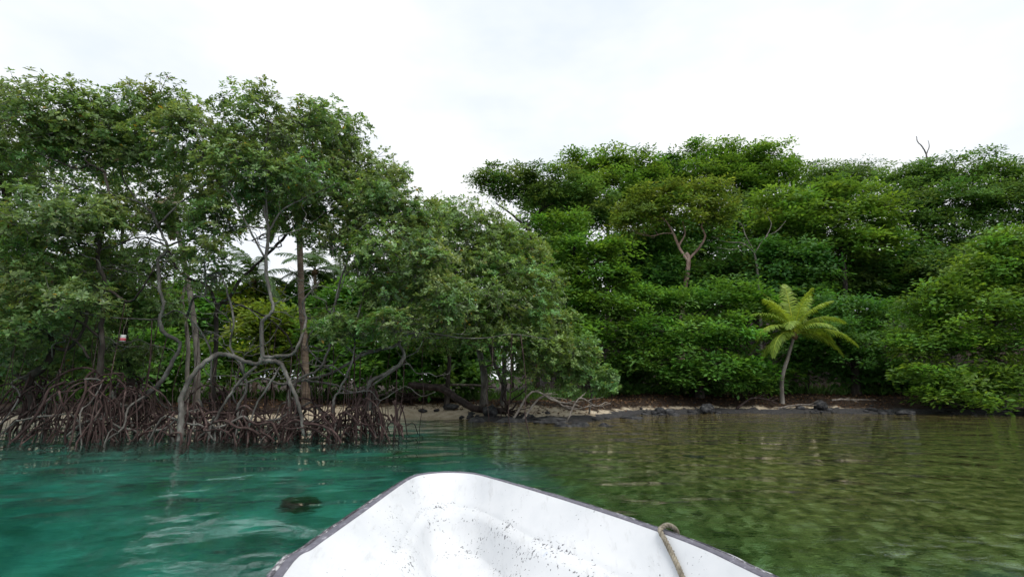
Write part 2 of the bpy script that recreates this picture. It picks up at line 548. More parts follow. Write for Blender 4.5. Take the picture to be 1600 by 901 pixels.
def crown_points(lobes, sp, dens_mul=1.0):
    """-> spray positions, spray outward dirs, clump index, clump centres, clump's lobe"""
    Ps, Os, ci, cc, cl = [], [], [], [], []
    for li, lb in enumerate(lobes):
        c, r = lb['c'], lb['r']
        area = math.pi * r[0] * r[2]
        nsub = int(np.clip(8 + area * 1.5, 9, 34)) if sp['twig'] else int(np.clip(10 + area * 1.9, 12, 52))
        rs = sp['sub'] * min(r[0], 1.6 * r[2])
        tot = area * sp['dens'] * dens_mul * lb['d']
        loose = sp.get('loose', .18)
        nspray = max(3, int(tot * (1 - loose) / nsub))
        k0 = len(cc)
        for s in range(nsub):
            d = norm(rng.normal(size=3))
            if d[2] < -0.15 and rng.random() < 0.45:
                d[2] = -d[2]
            rad = rng.uniform(.35, .95) if sp['twig'] else rng.uniform(.35, 1.12)
            q = c + d * rad * r
            tilt = rng.normal(size=2) * .14
            k = len(cc)
            cc.append(q); cl.append(li)
            m = int(nspray * rng.uniform(.6, 1.4))
            e = norm(rng.normal(size=(m, 3))) * (rng.random((m, 1)) ** .42)
            low = (e[:, 2] < -.1) & (rng.random(m) < .6)
            e[low, 2] *= -.8
            stray = rng.random(m) < .12
            e[stray] *= 1.5
            off = e * np.array([rs, rs, rs * sp['flat']])
            off[:, 2] += off[:, 0] * tilt[0] + off[:, 1] * tilt[1] - (off[:, 0] ** 2 + off[:, 1] ** 2) / (rs * 4.0)
            Ps.append(q + off)
            Os.append(norm(e * np.array([1, 1, 1.0]) + d * .7))
            ci.append(np.full(m, k))
        m = int(tot * loose)                      # loose leaves through the whole lobe
        if m:
            e = norm(rng.normal(size=(m, 3))) * (rng.random((m, 1)) ** .40)
            q = c + e * r * (1.06 + .10 * np.abs(rng.normal(size=(m, 1))))
            ca = np.array(cc[k0:])
            near = np.argmin(((q[:, None] - ca[None]) ** 2).sum(-1), 1) + k0
            Ps.append(q); Os.append(norm(e + np.array([0, 0, .3]))); ci.append(near)
    return np.concatenate(Ps), np.concatenate(Os), np.concatenate(ci), np.array(cc), np.array(cl)

def build_crown(root, origin, lobes, spname, tint=(1, 1, 1), dens=1.0, leafscale=1.0):
    sp = SPECIES[spname]
    Pt, Od, ci, cc, cl = crown_points(lobes, sp, dens)
    ns, nl = len(Pt), sp['n']
    up = np.array([0, 0, 1.0])
    ax = norm(Od * (1 - sp['up']) + up * sp['up'] + rng.normal(size=(ns, 3)) * .22)
    ref = norm(rng.normal(size=(ns, 3)))
    u = norm(np.cross(ax, ref)); w = np.cross(ax, u)
    th = rng.random(ns)[:, None] * 6.283 + np.arange(nl)[None, :] * 2.4 + rng.normal(size=(ns, nl)) * .25
    el = rng.uniform(-.15, .95, size=(ns, nl)) * (0.8 if spname in ('mangrove', 'olive') else .45)
    rad = np.cos(th)[..., None] * u[:, None] + np.sin(th)[..., None] * w[:, None]
    D = rad * np.cos(el)[..., None] + ax[:, None] * np.sin(el)[..., None]
    Nn = ax[:, None] * np.cos(el)[..., None] - rad * np.sin(el)[..., None] + rng.normal(size=(ns, nl, 3)) * .22
    Ls = sp['L'] * leafscale * rng.uniform(.65, 1.15, size=(ns, nl))
    Ws = Ls * (sp['W'] / sp['L']) * rng.uniform(.85, 1.15, size=(ns, nl))
    if spname in ('mangrove', 'olive'):
        C = np.repeat(Pt[:, None], nl, 1) + D * .01 + ax[:, None] * rng.uniform(-.05, .03, size=(ns, nl, 1))
    else:
        C = Pt[:, None] + D * (rng.random((ns, nl, 1)) ** .5) * sp['L'] * leafscale * 1.2 + rng.normal(size=(ns, nl, 3)) * sp['L'] * .22
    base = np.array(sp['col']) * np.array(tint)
    clumpv = rng.uniform(.74, 1.28, size=(len(cc), 1)) * np.array([[1, 1, 1]]) * (1 + rng.normal(size=(len(cc), 3)) * np.array([.10, .03, .06]))
    sprayv = rng.uniform(.8, 1.22, size=(ns, 1))
    cols = base[None, None] * (clumpv[ci] * sprayv)[:, None] * rng.uniform(.72, 1.3, size=(ns, nl, 1))
    young = rng.random((ns, nl)) < .10
    cols[young] = cols[young] * np.array([1.45, 1.3, 1.0])
    if sp['yellow']:
        yel = rng.random((ns, nl)) < sp['yellow']
        cols[yel] = np.array([.42, .27, .03])
        brn = rng.random((ns, nl)) < sp['yellow'] * .7
        cols[brn] = np.array([.16, .09, .04])
    f = lambda a: a.reshape(-1, a.shape[-1]) if a.ndim == 3 else a.ravel()
    me = leaf_mesh("crown", f(C), f(D), f(Nn), f(Ls), f(Ws), f(cols), M[sp['mat']], origin, sp['six'])
    crown = part("crown", me, root, "stuff")
    if sp['twig']:                                   # thin bent twig from each clump centre to each rosette
        pick = rng.random(ns) < .36
        ci, Pt, ref = ci[pick], Pt[pick], ref[pick]; ns = len(Pt)
        A = cc[ci] * .55 + Pt * .45 + rng.normal(size=Pt.shape) * .05
        A[:, 2] -= .10
        B = Pt
        mid = (A + B) / 2 + rng.normal(size=A.shape) * .05 - np.array([0, 0, .04])
        ang = np.array([0, 2.094, 4.189])
        V = []
        for Q_, r_ in ((A, .011), (mid, .008), (B, .005)):
            dd = norm(B - A)
            uu = norm(np.cross(dd, ref)); ww = np.cross(dd, uu)
            V.append(Q_[:, None] + r_ * (np.cos(ang)[None, :, None] * uu[:, None] + np.sin(ang)[None, :, None] * ww[:, None]))
        V = np.concatenate(V, 1).reshape(-1, 3)
        b0 = (np.arange(ns) * 9)[:, None]
        qs = [b0 + np.array([s * 3 + i, s * 3 + (i + 1) % 3, s * 3 + 3 + (i + 1) % 3, s * 3 + 3 + i]) for s in (0, 1) for i in range(3)]
        part("twigs", mesh_np("twigs", V - np.asarray(origin), [np.concatenate(qs)], M['bark_grey']), crown, "stuff")
    return cc, cl

def wander(a, b, n=5, amp=.12, sag=0.0):
    """irregular path between two points"""
    a, b = np.asarray(a, float), np.asarray(b, float)
    t = np.linspace(0, 1, n)[:, None]
    p = a * (1 - t) + b * t
    ln = np.linalg.norm(b - a)
    p += rng.normal(size=p.shape) * amp * ln * (t * (1 - t) * 3)
    p[:, 2] += sag * ln * (t * (1 - t) * 4)[:, 0]
    return p

# ------------------------------------------------------------------ terrain
_sx = np.array([-400, -60, -30, -18, -12, -6, -3.0, -1.2, 2.2, 5.0, 9.0, 16, 25, 40, 70, 400.])
_sy = np.array([10, 14, 18, 19.5, 20.5, 21.5, 22.3, 20.6, 19.6, 23.5, 26.0, 26.0, 24.5, 24, 22, 16.])
def shore(x):
    return np.interp(x, _sx, _sy) + .35 * np.sin(x * 1.3) + .2 * np.sin(x * 3.1 + 1)

def smooth(a, b, x):
    t = np.clip((x - a) / (b - a), 0, 1)
    return t * t * (3 - 2 * t)

def height(x, y):
    x = np.asarray(x, float); y = np.asarray(y, float)
    t = y - shore(x)
    land = (.66 + .22 * smooth(2, 8, x)) * (1 - np.exp(-np.maximum(t, 0) / 2.0)) + .05 * np.sin(x * .9) * smooth(1, 4, t) + .04 * np.sin(y * 1.1 + x) * smooth(1, 4, t)
    flatstrip = smooth(-3.5, -1, x)
    land = land * (1 - .6 * flatstrip * (1 - smooth(.6, 2.4, t)))
    hill = np.maximum(y - 36, 0) * .24 * smooth(0, 16, x)
    land = land + np.minimum(hill, 13) + np.minimum(np.maximum(y - 60, 0) * .02, 3)
    dmax = 2.7 - 1.85 * smooth(-3.0, 5.0, x + (y - 10) * .15)
    dmax = dmax + .55 * smooth(7, 2, y) * smooth(-1, 2, x)
    ll = 7.0 + 9.0 * smooth(-3, 4, x)
    sea = -dmax * (1 - np.exp(np.minimum(t, 0) / ll)) - np.maximum(-t - 30, 0) * .05
    return np.where(t > 0, land, np.maximum(sea, -14)) + .03 * np.sin(x * 2.3 + y * 1.7) * np.sin(y * 2.1 - x)

gx = np.concatenate([[-1500, -800, -400, -200, -120, -80], np.linspace(-50, 55, 241), [80, 120, 200, 400, 800, 1500]])
gy = np.concatenate([[-1500, -700, -300, -120, -60, -30, -15], np.linspace(-5, 48, 190), np.linspace(52, 110, 24), [140, 200, 400, 800, 1500]])
GX, GY = np.meshgrid(gx, gy)
GZ = height(GX, GY)
nv = GX.shape
idx = np.arange(nv[0] * nv[1]).reshape(nv)
gq = np.stack([idx[:-1, :-1], idx[:-1, 1:], idx[1:, 1:], idx[1:, :-1]], -1).reshape(-1, 4)
tt = GY - shore(GX)
# cover: R sea grass, G dark wet rock flat, B beach sand allowed
seag = smooth(-3.2, 3.0, GX + (GY - 9) * .28) * (1 - .55 * smooth(6.5, 2.5, GY - GX * .18))
seag = np.clip(seag + .45 * np.exp(-((GX + 5.0) / 2.6) ** 2 - ((GY - 12) / 2.0) ** 2), 0, 1)
rocky = smooth(-2.6, -1.0, GX) * smooth(-2.5, -.2, tt) * (1 - smooth(.5, 1.6, tt)) * .95
sandok = (1 - .5 * smooth(-8, -10, GX)) * (1 - .46 * smooth(1, 4, GX)) * (1 - smooth(17, 21, GX))
cov = np.stack([seag, rocky, sandok, np.ones_like(seag)], -1).reshape(-1, 4)
g = bpy.data.objects.new("ground", mesh_np("ground", np.stack([GX, GY, GZ], -1).reshape(-1, 3), [gq], M['ground'], True, cov))
link(g); g["kind"] = "structure"; g["label"] = "sandy shore, leaf-littered forest floor and shallow sea bed"

wb = MB()
wx = np.array([-1400, 1400.]); 
wv = np.array([[x, y, z] for z in (0.0, -16.0) for (x, y) in ((-1400, -1400), (1400, -1400), (1400, 1400), (-1400, 1400))], float)
wb.add(wv, Q=[[0, 1, 2, 3], [7, 6, 5, 4], [0, 4, 5, 1], [1, 5, 6, 2], [2, 6, 7, 3], [3, 7, 4, 0]])
w = bpy.data.objects.new("water", wb.mesh("water", M['water'], smooth=False))
link(w); w["kind"] = "structure"; w["label"] = "calm lagoon water, turquoise left and olive green over sea grass right"

def gz(x, y):
    return float(height(x, y))

# ------------------------------------------------------------------ boat
def rim_z(Y):
    return .70 + .11 * float(smooth(1.2, 3.6, Y))
def on_plane(px, py, zf):
    Y = 2.5
    for _ in range(40):
        a = P(px, py, 1.0)
        k = (a[2] - CAMZ)
        Y = (zf(Y) - CAMZ) / k
    return P(px, py, Y)
rim_px = [(432, 901), (480, 859), (520, 830), (570, 795), (610, 767), (638, 749), (660, 741.5), (700, 738.5), (738, 740.5), (770, 748),
          (830, 765), (900, 786), (1000, 819), (1100, 856), (1196, 901)]
rim = [on_plane(x, y, rim_z) for x, y in rim_px]
mid = (rim[0] + rim[-1]) / 2
tip = rim[7]
ax2 = norm((tip - mid)[:2])
pr2 = np.array([ax2[1], -ax2[0]])
hwL = -np.dot((rim[0] - mid)[:2], pr2); hwR = np.dot((rim[-1] - mid)[:2], pr2)
def aft(s, hw, side):
    q = mid[:2] - ax2 * s + pr2 * hw * side
    return np.array([q[0], q[1], .70 - .02 * min(s, 3)])
left_aft = [aft(s, h, -1) for s, h in ((4.6, .80), (3.6, .93), (2.4, .99), (1.2, max(.95, hwL + .06)))]
right_aft = [aft(s, h, 1) for s, h in ((1.2, max(.95, hwR + .06)), (2.4, .99), (3.6, .93), (4.6, .80))]
rim_c = catmull(left_aft + rim + right_aft, 5)
s_bow = np.dot((tip - mid)[:2], ax2)
def axis_target(q):
    s = np.dot(q[:2] - mid[:2], ax2)
    s = min(s, s_bow - 1.2)
    s = max(s, -4.6)
    return mid[:2] + ax2 * s
targets = np.array([axis_target(q) for q in rim_c])
vec = targets - rim_c[:, :2]
dist = np.linalg.norm(vec, axis=1)
inw = vec / dist[:, None]
PROF = [(.028, .006), (.045, -.012), (.08, -.050), (.13, -.095), (.18, -.125), (.205, -.134), (.212, -.142), (.222, -.144), (.26, -.146), (.285, -.150), (.300, -.162), (.330, -.200), (.37, -.235), (.41, -.258), (.425, -.268), (.44, -.272), (.56, -.282)]
WEAR_SHADE = [0, 0, .1, .1, .35, .8, 1, .9, .3, .8, 1, .4, .25, .6, 1, .7, .25]  # chip weight per ring: paint wear, plus crease shading put into the colour
def liner_ring(d, z):
    dd = np.minimum(d, dist * .92)
    q = rim_c.copy()
    q[:, :2] += inw * dd[:, None]
    q[:, 2] += z - (rim_c[:, 2] - .70) * float(smooth(.08, .50, d))
    return q
rings = [liner_ring(d, z) for d, z in PROF]
last = rings[-1].copy(); last[:, :2] = targets; last[:, 2] = .405
rings.append(last)
outer = []
for d, z in ((.028, .0055), (-.03, -.004), (-.032, -.09), (-.005, -.16), (.02, -.40), (.06, -.62), (.16, -.86), (.40, -.99)):
    outer.append(liner_ring(d, z))
lk = last.copy(); lk[:, 2] = -.36
outer.append(lk)
def sheet(rs, flip=False):
    n, k = len(rs), len(rs[0])
    i = np.arange(n * k).reshape(n, k)
    q = np.stack([i[:-1, :-1], i[:-1, 1:], i[1:, 1:], i[1:, :-1]], -1).reshape(-1, 4)
    if flip:
        q = q[:, ::-1]
    return np.concatenate(rs), q
boat = thing("boat", "white open motorboat with worn grey gunwale, its rounded bow in the foreground", "boat", (mid[0], mid[1], 0.0))
borg = np.array([mid[0], mid[1], 0.0])
mb = MB(); mb.add(*sheet(rings)); mb_stern = None
lv_, lq_ = sheet(rings)
wr_ = np.repeat(np.array(WEAR_SHADE + [.3]), len(rim_c))
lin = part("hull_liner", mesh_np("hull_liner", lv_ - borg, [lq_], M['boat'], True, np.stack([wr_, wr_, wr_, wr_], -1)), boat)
mb = MB(); mb.add(*sheet(outer, True))
# transom closes the stern
a0, b0 = [r[0] for r in outer], [r[-1] for r in outer]
tv = np.array(a0 + b0); k = len(a0)
mb.add(tv, Q=[[i, k + i, k + i + 1, i + 1] for i in range(k - 1)])
a1, b1 = [r[0] for r in rings], [r[-1] for r in rings]
tv = np.array(a1 + b1); k = len(a1)
mb.add(tv, Q=[[i, k + i, k + i + 1, i + 1] for i in range(k - 1)])
part("hull", mb.mesh("hull", M['boat'], borg), boat)
def sweep(profile, name, mat):
    rs = [liner_ring(d, z) for d, z in profile + profile[:1]]
    # slight waviness of a worn edge
    for r in rs:
        r[:, 2] += .0015 * np.sin(np.arange(len(r)) * 2.1)
    mb_ = MB(); mb_.add(*sheet(rs))
    n = len(profile)
    mb_.add(np.array([r[0] for r in rs[:-1]]), T=[[0, i + 1, i] for i in range(1, n - 1)])
    mb_.add(np.array([r[-1] for r in rs[:-1]]), T=[[0, i, i + 1] for i in range(1, n - 1)])
    return part(name, mb_.mesh(name, mat, borg, True), boat)
def make_cap_material():
    m, t = newmat("grey_gunwale_cap")
    b, o = principled(t, .6, .3)
    tc = t.nodes.new("ShaderNodeTexCoord")
    n = noise_node(t, 30, 5, .7, tc.outputs['Object'])
    r = ramp(t, [(.3, (.10, .098, .118)), (.6, (.165, .16, .19)), (.72, (.36, .36, .39))])
    t.links.new(n.outputs['Fac'], r.inputs['Fac'])
    t.links.new(r.outputs[0], b.inputs['Base Color'])
    return m
M['cap'] = make_cap_material()
sweep([(.024, .001), (.024, .008), (.019, .011), (-.008, .011), (-.012, .007), (-.012, .001)], "gunwale_cap", M['cap'])
sweep([(-.013, -.002), (-.013, .005), (-.020, .009), (-.036, .006), (-.043, -.004), (-.043, -.045), (-.038, -.055), (-.033, -.055), (-.033, -.006)], "rub_rail", M['rail'])

from mathutils.bvhtree import BVHTree
_lv, _lq = sheet(rings)
_bvh = BVHTree.FromPolygons([tuple(v) for v in _lv], [tuple(int(i) for i in f) for f in _lq])
def on_liner(px, py, lift):
    d = Vector(P(px, py, 1.0) - np.array([0, 0, CAMZ])).normalized()
    hit, nrm, _, _ = _bvh.ray_cast(Vector((0, 0, CAMZ)), d)
    if nrm.z < 0: nrm = -nrm
    return np.array(hit + nrm * lift)
RR = .0105
ri = min(range(len(rim_c)), key=lambda i: abs(rim_c[i, 0] - on_plane(1036, 832, rim_z)[0]) + abs(rim_c[i, 1] - on_plane(1036, 832, rim_z)[1]))
rr0, rin = rim_c[ri], np.array([*inw[ri], 0])
path = [rr0 - rin * .075 + [-.03, .05, -.42], rr0 - rin * .068 + [-.02, .03, -.15], rr0 - rin * .062 + [0, .01, -.01], rr0 - rin * .015 + [0.0, 0, .034], rr0 + rin * .035 + [.004, -.012, .022]]
path += [on_liner(1042, 846, RR + .006), on_liner(1050, 862, RR + .004), on_liner(1059, 881, RR + .003), on_liner(1068, 902, RR + .003), on_liner(1082, 940, RR + .003), on_liner(1070, 1010, RR + .004)]
rp = catmull(path, 10)
rope = thing("rope", "tan twisted rope hung over the boat's right gunwale", "rope", rp[0])
seg = np.concatenate([[0], np.cumsum(np.linalg.norm(np.diff(rp, axis=0), axis=1))])
ss = np.arange(0, seg[-1], .006)
rp2 = np.stack([np.interp(ss, seg, rp[:, i]) for i in range(3)], -1)
tg = norm(np.gradient(rp2, axis=0))
uu = norm(np.cross(tg, [0, 0.3, 1])); ww = np.cross(tg, uu)
for kk in range(3):
    ph = ss / .048 * 2 * math.pi + kk * 2.094
    pts = rp2 + .0058 * (np.cos(ph)[:, None] * uu + np.sin(ph)[:, None] * ww)
    mb = MB(); mb.tube(pts, .0064, 6)
    part("strand", mb.mesh("strand", M['rope'], rp[0]), rope)

# ------------------------------------------------------------------ tree builder
def lobe(px, py, rx, ry, Y, d=1.0, dep=.85):
    c = P(px, py, Y); s = mpp(px, py, Y)
    rx, ry = rx * 1.1, ry * 1.15
    return dict(c=c, r=np.array([rx * s, max(rx, ry) * s * dep, ry * s]), d=d)

def px_path(pts, Y):
    return [P(p[0], p[1], Y + (p[2] if len(p) > 2 else 0.0)) for p in pts]

def add_limb(root, origin, pts, r0, r1, mat, name="branch", k=7, lump=.05, n=6):
    c = catmull(pts, n)
    t = np.linspace(0, 1, len(c))
    mb_ = MB(); mb_.tube(c + rng.normal(size=c.shape) * min(r0, .06) * .16, r0 * (1 - t) + r1 * t, k, True, lump)
    return part(name, mb_.mesh(name, mat, origin), root)

def crown_limbs(root, origin, skel, cc, cl, lobes, mat, rl):
    """a limb from the nearest lower skeleton point to each lobe, with side shoots to its clumps"""
    skel = np.asarray(skel)
    for li, lb in enumerate(lobes):
        c = lb['c']
        dv = skel - c
        cost = np.linalg.norm(dv, axis=1) + np.maximum(dv[:, 2] + .3 * lb['r'][2], 0) * 3
        a = skel[int(np.argmin(cost))]
        base = c - np.array([0, 0, lb['r'][2] * .35])
        mb_ = MB()
        p = catmull(wander(a, base, 5, .10, -.05), 4)
        ln = np.linalg.norm(base - a)
        rr = rl * min(1.0, .5 + ln * .12)
        t = np.linspace(0, 1, len(p))
        mb_.tube(p, rr * (1 - .55 * t), 6, True, .05)
        for q in cc[cl == li]:
            if len(cc) > 90 and rng.random() < .4:
                continue
            st = p[rng.integers(len(p) * 2 // 5, len(p))]
            s_ = catmull(wander(st, q - [0, 0, .05], 4, .14, -.06), 2)
            t2 = np.linspace(0, 1, len(s_))
            mb_.tube(s_, rr * .36 * (1 - .75 * t2), 4, False, .05)
        part("branch", mb_.mesh("branch", mat, origin), root)

def tree(name, label, cat, base, trunk, r0, r1, lobes, sp, tint=(1, 1, 1), mat='bark_dark', dens=1.0, limbs=(), rl=None, group=None, leafscale=1.0, extra=None):
    """base: world point on the ground; trunk: world points from base up"""
    base = np.asarray(base, float)
    root = thing(name, label, cat, base, group)
    pts = [base - [0, 0, .25]] + list(trunk)
    c = catmull(pts, 6)
    t = np.linspace(0, 1, len(c))
    mb_ = MB()
    flare = 1 + .5 * np.exp(-t * 14)
    mb_.tube(c, (r0 * (1 - t) + r1 * t) * flare, 9, True, .05)
    part("trunk", mb_.mesh("trunk", M[mat], base), root)
    skel = list(c[len(c) // 4:])
    for lp, a, b_ in limbs:
        add_limb(root, base, lp, a, b_, M[mat])
        skel += list(catmull(lp, 4))
    cc, cl = build_crown(root, base, lobes, sp, tint, dens, leafscale)
    crown_limbs(root, base, skel, cc, cl, lobes, M[mat], rl if rl else r1 * .8)
    return root

def prop_root(root, origin, S, ang, reach, r0, name="prop_root", arch=.25, fork=False):
    S = np.asarray(S, float)
    e = S[:2] + reach * np.array([math.cos(ang), math.sin(ang)])
    ez = min(gz(*e) - .1, -.12) if gz(*e) < .05 else gz(*e) - .08
    n = 8
    t = np.linspace(0, 1, n)
    pw = rng.uniform(.8, 1.1)
    xy = S[None, :2] * (1 - t[:, None] ** pw) + e[None] * t[:, None] ** pw
    z = S[2] + (ez - S[2]) * t ** rng.uniform(1.0, 1.75) + arch * reach * t * (1 - t) * 2
    p = np.column_stack([xy, z])
    p[1:-1] += rng.normal(size=(n - 2, 3)) * .06 * max(.6, reach)
    c = catmull(p, 3)
    tt_ = np.linspace(0, 1, len(c))
    mb_ = MB()
    mb_.tube(c, r0 * (1 - .35 * tt_), 6, True, .07)
    if fork:
        i = int(len(c) * rng.uniform(.3, .6))
        a2 = ang + rng.uniform(-.9, .9)
        e2 = c[i][:2] + rng.uniform(.25, .7) * np.array([math.cos(a2), math.sin(a2)])
        ez2 = min(gz(*e2) - .1, -.12) if gz(*e2) < .05 else gz(*e2) - .08
        q = catmull([c[i], (c[i] + np.array([*e2, c[i][2]])) / 2 + [0, 0, .02], np.array([e2[0], e2[1], (c[i][2] + ez2) / 2]), np.array([*e2, ez2])], 3)
        mb_.tube(q, r0 * .62, 5, True, .07)
    return part(name, mb_.mesh(name, M['root'] if rng.random() < .88 else M['bark_grey'], origin), root)

def root_fan(root, origin, S, n, reach=(.4, 1.7), a0=0, a1=2 * math.pi, r=(.011, .034), zj=.38):
    S = np.asarray(S)
    for i in range(n):
        if rng.random() < .6:
            s = S + np.array([rng.normal() * .12, rng.normal() * .12, rng.uniform(-zj, zj * .6)])
        else:
            s = S + np.array([rng.normal() * .6, rng.normal() * .4, rng.uniform(-zj * 1.6, -.1)])
            s[2] = max(s[2], .25)
        prop_root(root, origin, s, rng.uniform(a0, a1), rng.uniform(*reach), rng.uniform(*r), fork=rng.random() < .6, arch=rng.uniform(.0, .6))
    for i in range(n // 4):                     # low, nearly level crossing roots
        x0 = S[0] + rng.normal() * .5; y0 = S[1] + rng.normal() * .4
        a = rng.normal() * .35 + (math.pi if rng.random() < .5 else 0)
        ln = rng.uniform(.5, 1.0) * min(1.9, reach[1])
        t = np.linspace(0, 1, 7)
        z = rng.uniform(.15, .75) * (1 - t) + rng.uniform(.0, .5) * t + rng.uniform(-.1, .3) * np.sin(t * math.pi)
        z[-1] = z[0] - .3 if z[0] < .3 else z[-1]
        p = np.column_stack([x0 + ln * t * math.cos(a), y0 + ln * t * math.sin(a), z]) + rng.normal(size=(7, 3)) * .05
        p[0][2] -= .25; p[-1][2] = min(p[-1][2], -.1)
        c = catmull(p, 3)
        mb_ = MB(); mb_.tube(c, rng.uniform(.016, .034), 6, True, .07)
        part("prop_root", mb_.mesh("prop_root", M['root'] if rng.random() < .85 else M['bark_grey'], origin), root)

def aerial_roots(root, origin, path, n, r=.010):
    """thin straight roots dropping from a limb to the water"""
    path = np.asarray(path)
    for i in range(n):
        s = path[rng.integers(0, len(path))]
        e = s[:2] + rng.normal(size=2) * .18
        zb = min(gz(*e) - .1, -.1)
        p = catmull(wander(s, [e[0], e[1], zb], 6, .018), 3)
        mb_ = MB(); mb_.tube(p, r * rng.uniform(.7, 1.5), 5, True, .05)
        part("aerial_root", mb_.mesh("aerial_root", M['root'], origin), root)

# ------------------------------------------------------------------ mangroves at the water's edge
def sprawl(root, origin, path, n):
    """thin grey side branches sprawling from the trunk, each with a couple of forks"""
    for i in range(n):
        s = path[rng.integers(len(path) // 4, len(path))]
        a = rng.uniform(0, 6.283); ln = rng.uniform(1.0, 2.8)
        e = s + ln * np.array([math.cos(a), .6 * math.sin(a), rng.uniform(-.15, .55)])
        e[2] = max(e[2], 1.2)
        c = catmull(wander(s, e, 7, .09, rng.uniform(-.10, .10)), 3)
        t = np.linspace(0, 1, len(c)); r = rng.uniform(.012, .024)
        mb_ = MB(); mb_.tube(c, r * (1 - .7 * t), 5, True, .06)
        for k in range(3):
            q = c[rng.integers(len(c) // 3, len(c) - 1)]
            f = q + rng.normal(size=3) * np.array([.45, .35, .3]) + [0, 0, .15]
            d = catmull(wander(q, f, 4, .14), 3)
            mb_.tube(d, np.linspace(r * .5, r * .2, len(d)), 4, False)
        part("branch", mb_.mesh("branch", M['bark_grey'], origin), root)

def mangrove(label, px, Y, trunk_px, r0, r1, lobes, limbs_px=(), nroots=28, root_at=None, tint=(1, 1, 1), dens=1.0, sp='mangrove', mat='bark_grey', reach=(.4, 1.7), aerial=6, rl=.045, angs=(0, 6.283)):
    tp = px_path(trunk_px, Y)
    b = tp[0].copy()
    base = np.array([b[0], b[1], gz(b[0], b[1])])
    root = thing("mangrove_tree", label, "mangrove", base, "mangroves standing in the water")
    c = catmull(tp, 6)
    t = np.linspace(0, 1, len(c))
    mb_ = MB(); mb_.tube(c + rng.normal(size=c.shape) * .010, (r0 * (1 - t) + r1 * t) * .82 * (1 + .10 * np.sin(t * 23 + px)), 9, True, .08)
    part("trunk", mb_.mesh("trunk", M[mat], base), root)
    sprawl(root, base, c, 9)
    skel = list(c[len(c) // 3:])
    allp = list(c[:len(c) * 2 // 3])
    for lp, a, b_ in limbs_px:
        w_ = px_path(lp, Y)
        add_limb(root, base, w_, a, b_, M[mat])
        cw = catmull(w_, 4)
        skel += list(cw)
        allp += list(cw)
    S = P(*root_at, Y) if root_at else tp[0]
    root_fan(root, base, S, nroots, reach, angs[0], angs[1])
    if aerial:
        low = [q for q in allp if .9 < q[2] < 3.6]
        if low:
            aerial_roots(root, base, low, aerial)
    cc, cl = build_crown(root, base, lobes, sp, tint, dens)
    crown_limbs(root, base, skel, cc, cl, lobes, M[mat], rl)
    return root

lo = lobe
mangrove("mangrove with a tight fan of reddish prop roots, second from the left edge", 155, 13.4,
    [(154, 640), (156, 592), (160, 539), (158, 505), (166, 450), (152, 395), (172, 330), (165, 270)], .10, .04,
    [lo(110, 185, 75, 42, 13.6), lo(45, 215, 65, 45, 13.2), lo(165, 235, 65, 40, 14.2, .8), lo(85, 345, 85, 38, 12.6), lo(50, 415, 75, 40, 13.0), lo(135, 345, 60, 28, 13.4, .8), lo(110, 470, 70, 30, 12.8, .8), lo(40, 500, 50, 28, 12.6, .7)],
    [([(160, 530), (120, 500), (60, 480), (5, 470)], .035, .015), ([(166, 450, 0), (205, 470, -.4), (240, 420, -.6)], .04, .018), ([(140, 560, 0), (115, 530), (60, 515), (0, 515)], .03, .012)],
    40, (156, 585), reach=(.5, 2.6), aerial=9, mat='bark_dark', rl=.04)

mangrove("dark-trunked mangrove at the left edge with looping lower limbs", 60, 14.8,
    [(52, 640), (46, 592), (71, 570), (82, 542), (78, 517), (62, 470), (40, 410), (15, 340), (0, 270)], .14, .05,
    [lo(-10, 165, 60, 40, 14.6), lo(-50, 250, 80, 55, 14.5), lo(15, 290, 70, 28, 15.4, .7), lo(-40, 370, 80, 55, 14.0), lo(-30, 460, 70, 45, 14.0), lo(20, 540, 55, 35, 14.4, .8), lo(100, 520, 60, 35, 15.6, .8)],
    [([(46, 592), (25, 585), (8, 565), (-10, 520)], .07, .04), ([(80, 540), (105, 545), (130, 515), (135, 470), (110, 420)], .06, .03)],
    34, (52, 590), reach=(.4, 2.2), mat='bark_dark', aerial=10)

mangrove("grey mangrove with an S-bent trunk and a long level limb", 230, 14.4,
    [(205, 640), (228, 614), (249, 599), (270, 565), (281, 535), (258, 521), (249, 499), (256, 478), (250, 453), (247, 407), (262, 388), (247, 353), (238, 332)], .075, .045,
    [lo(215, 185, 60, 40, 14.4), lo(275, 165, 55, 25, 14.2, .8), lo(300, 225, 75, 38, 14.0), lo(205, 245, 55, 28, 15.0, .6), lo(150, 330, 60, 22, 13.6, .8), lo(335, 350, 50, 35, 13.4, .9), lo(320, 395, 38, 22, 13.0, .9), lo(185, 410, 50, 30, 15.0, .8)],
    [([(240, 335), (213, 314), (142, 297), (89, 282), (46, 274)], .035, .014), ([(215, 314), (192, 279), (194, 255), (210, 230)], .025, .012),
     ([(247, 353), (273, 325), (295, 307), (330, 280), (350, 250)], .035, .014), ([(329, 600), (330, 553), (320, 528), (306, 507), (277, 485), (245, 498), (213, 498), (153, 494), (107, 482), (60, 476)], .028, .016),
     ([(262, 385), (220, 370, -.5), (170, 388, -.8), (110, 385, -1), (60, 400, -1)], .022, .010), ([(174, 610), (180, 625), (199, 634), (227, 620), (249, 600)], .035, .06)],
    30, (215, 610), reach=(.4, 2.0), aerial=9)

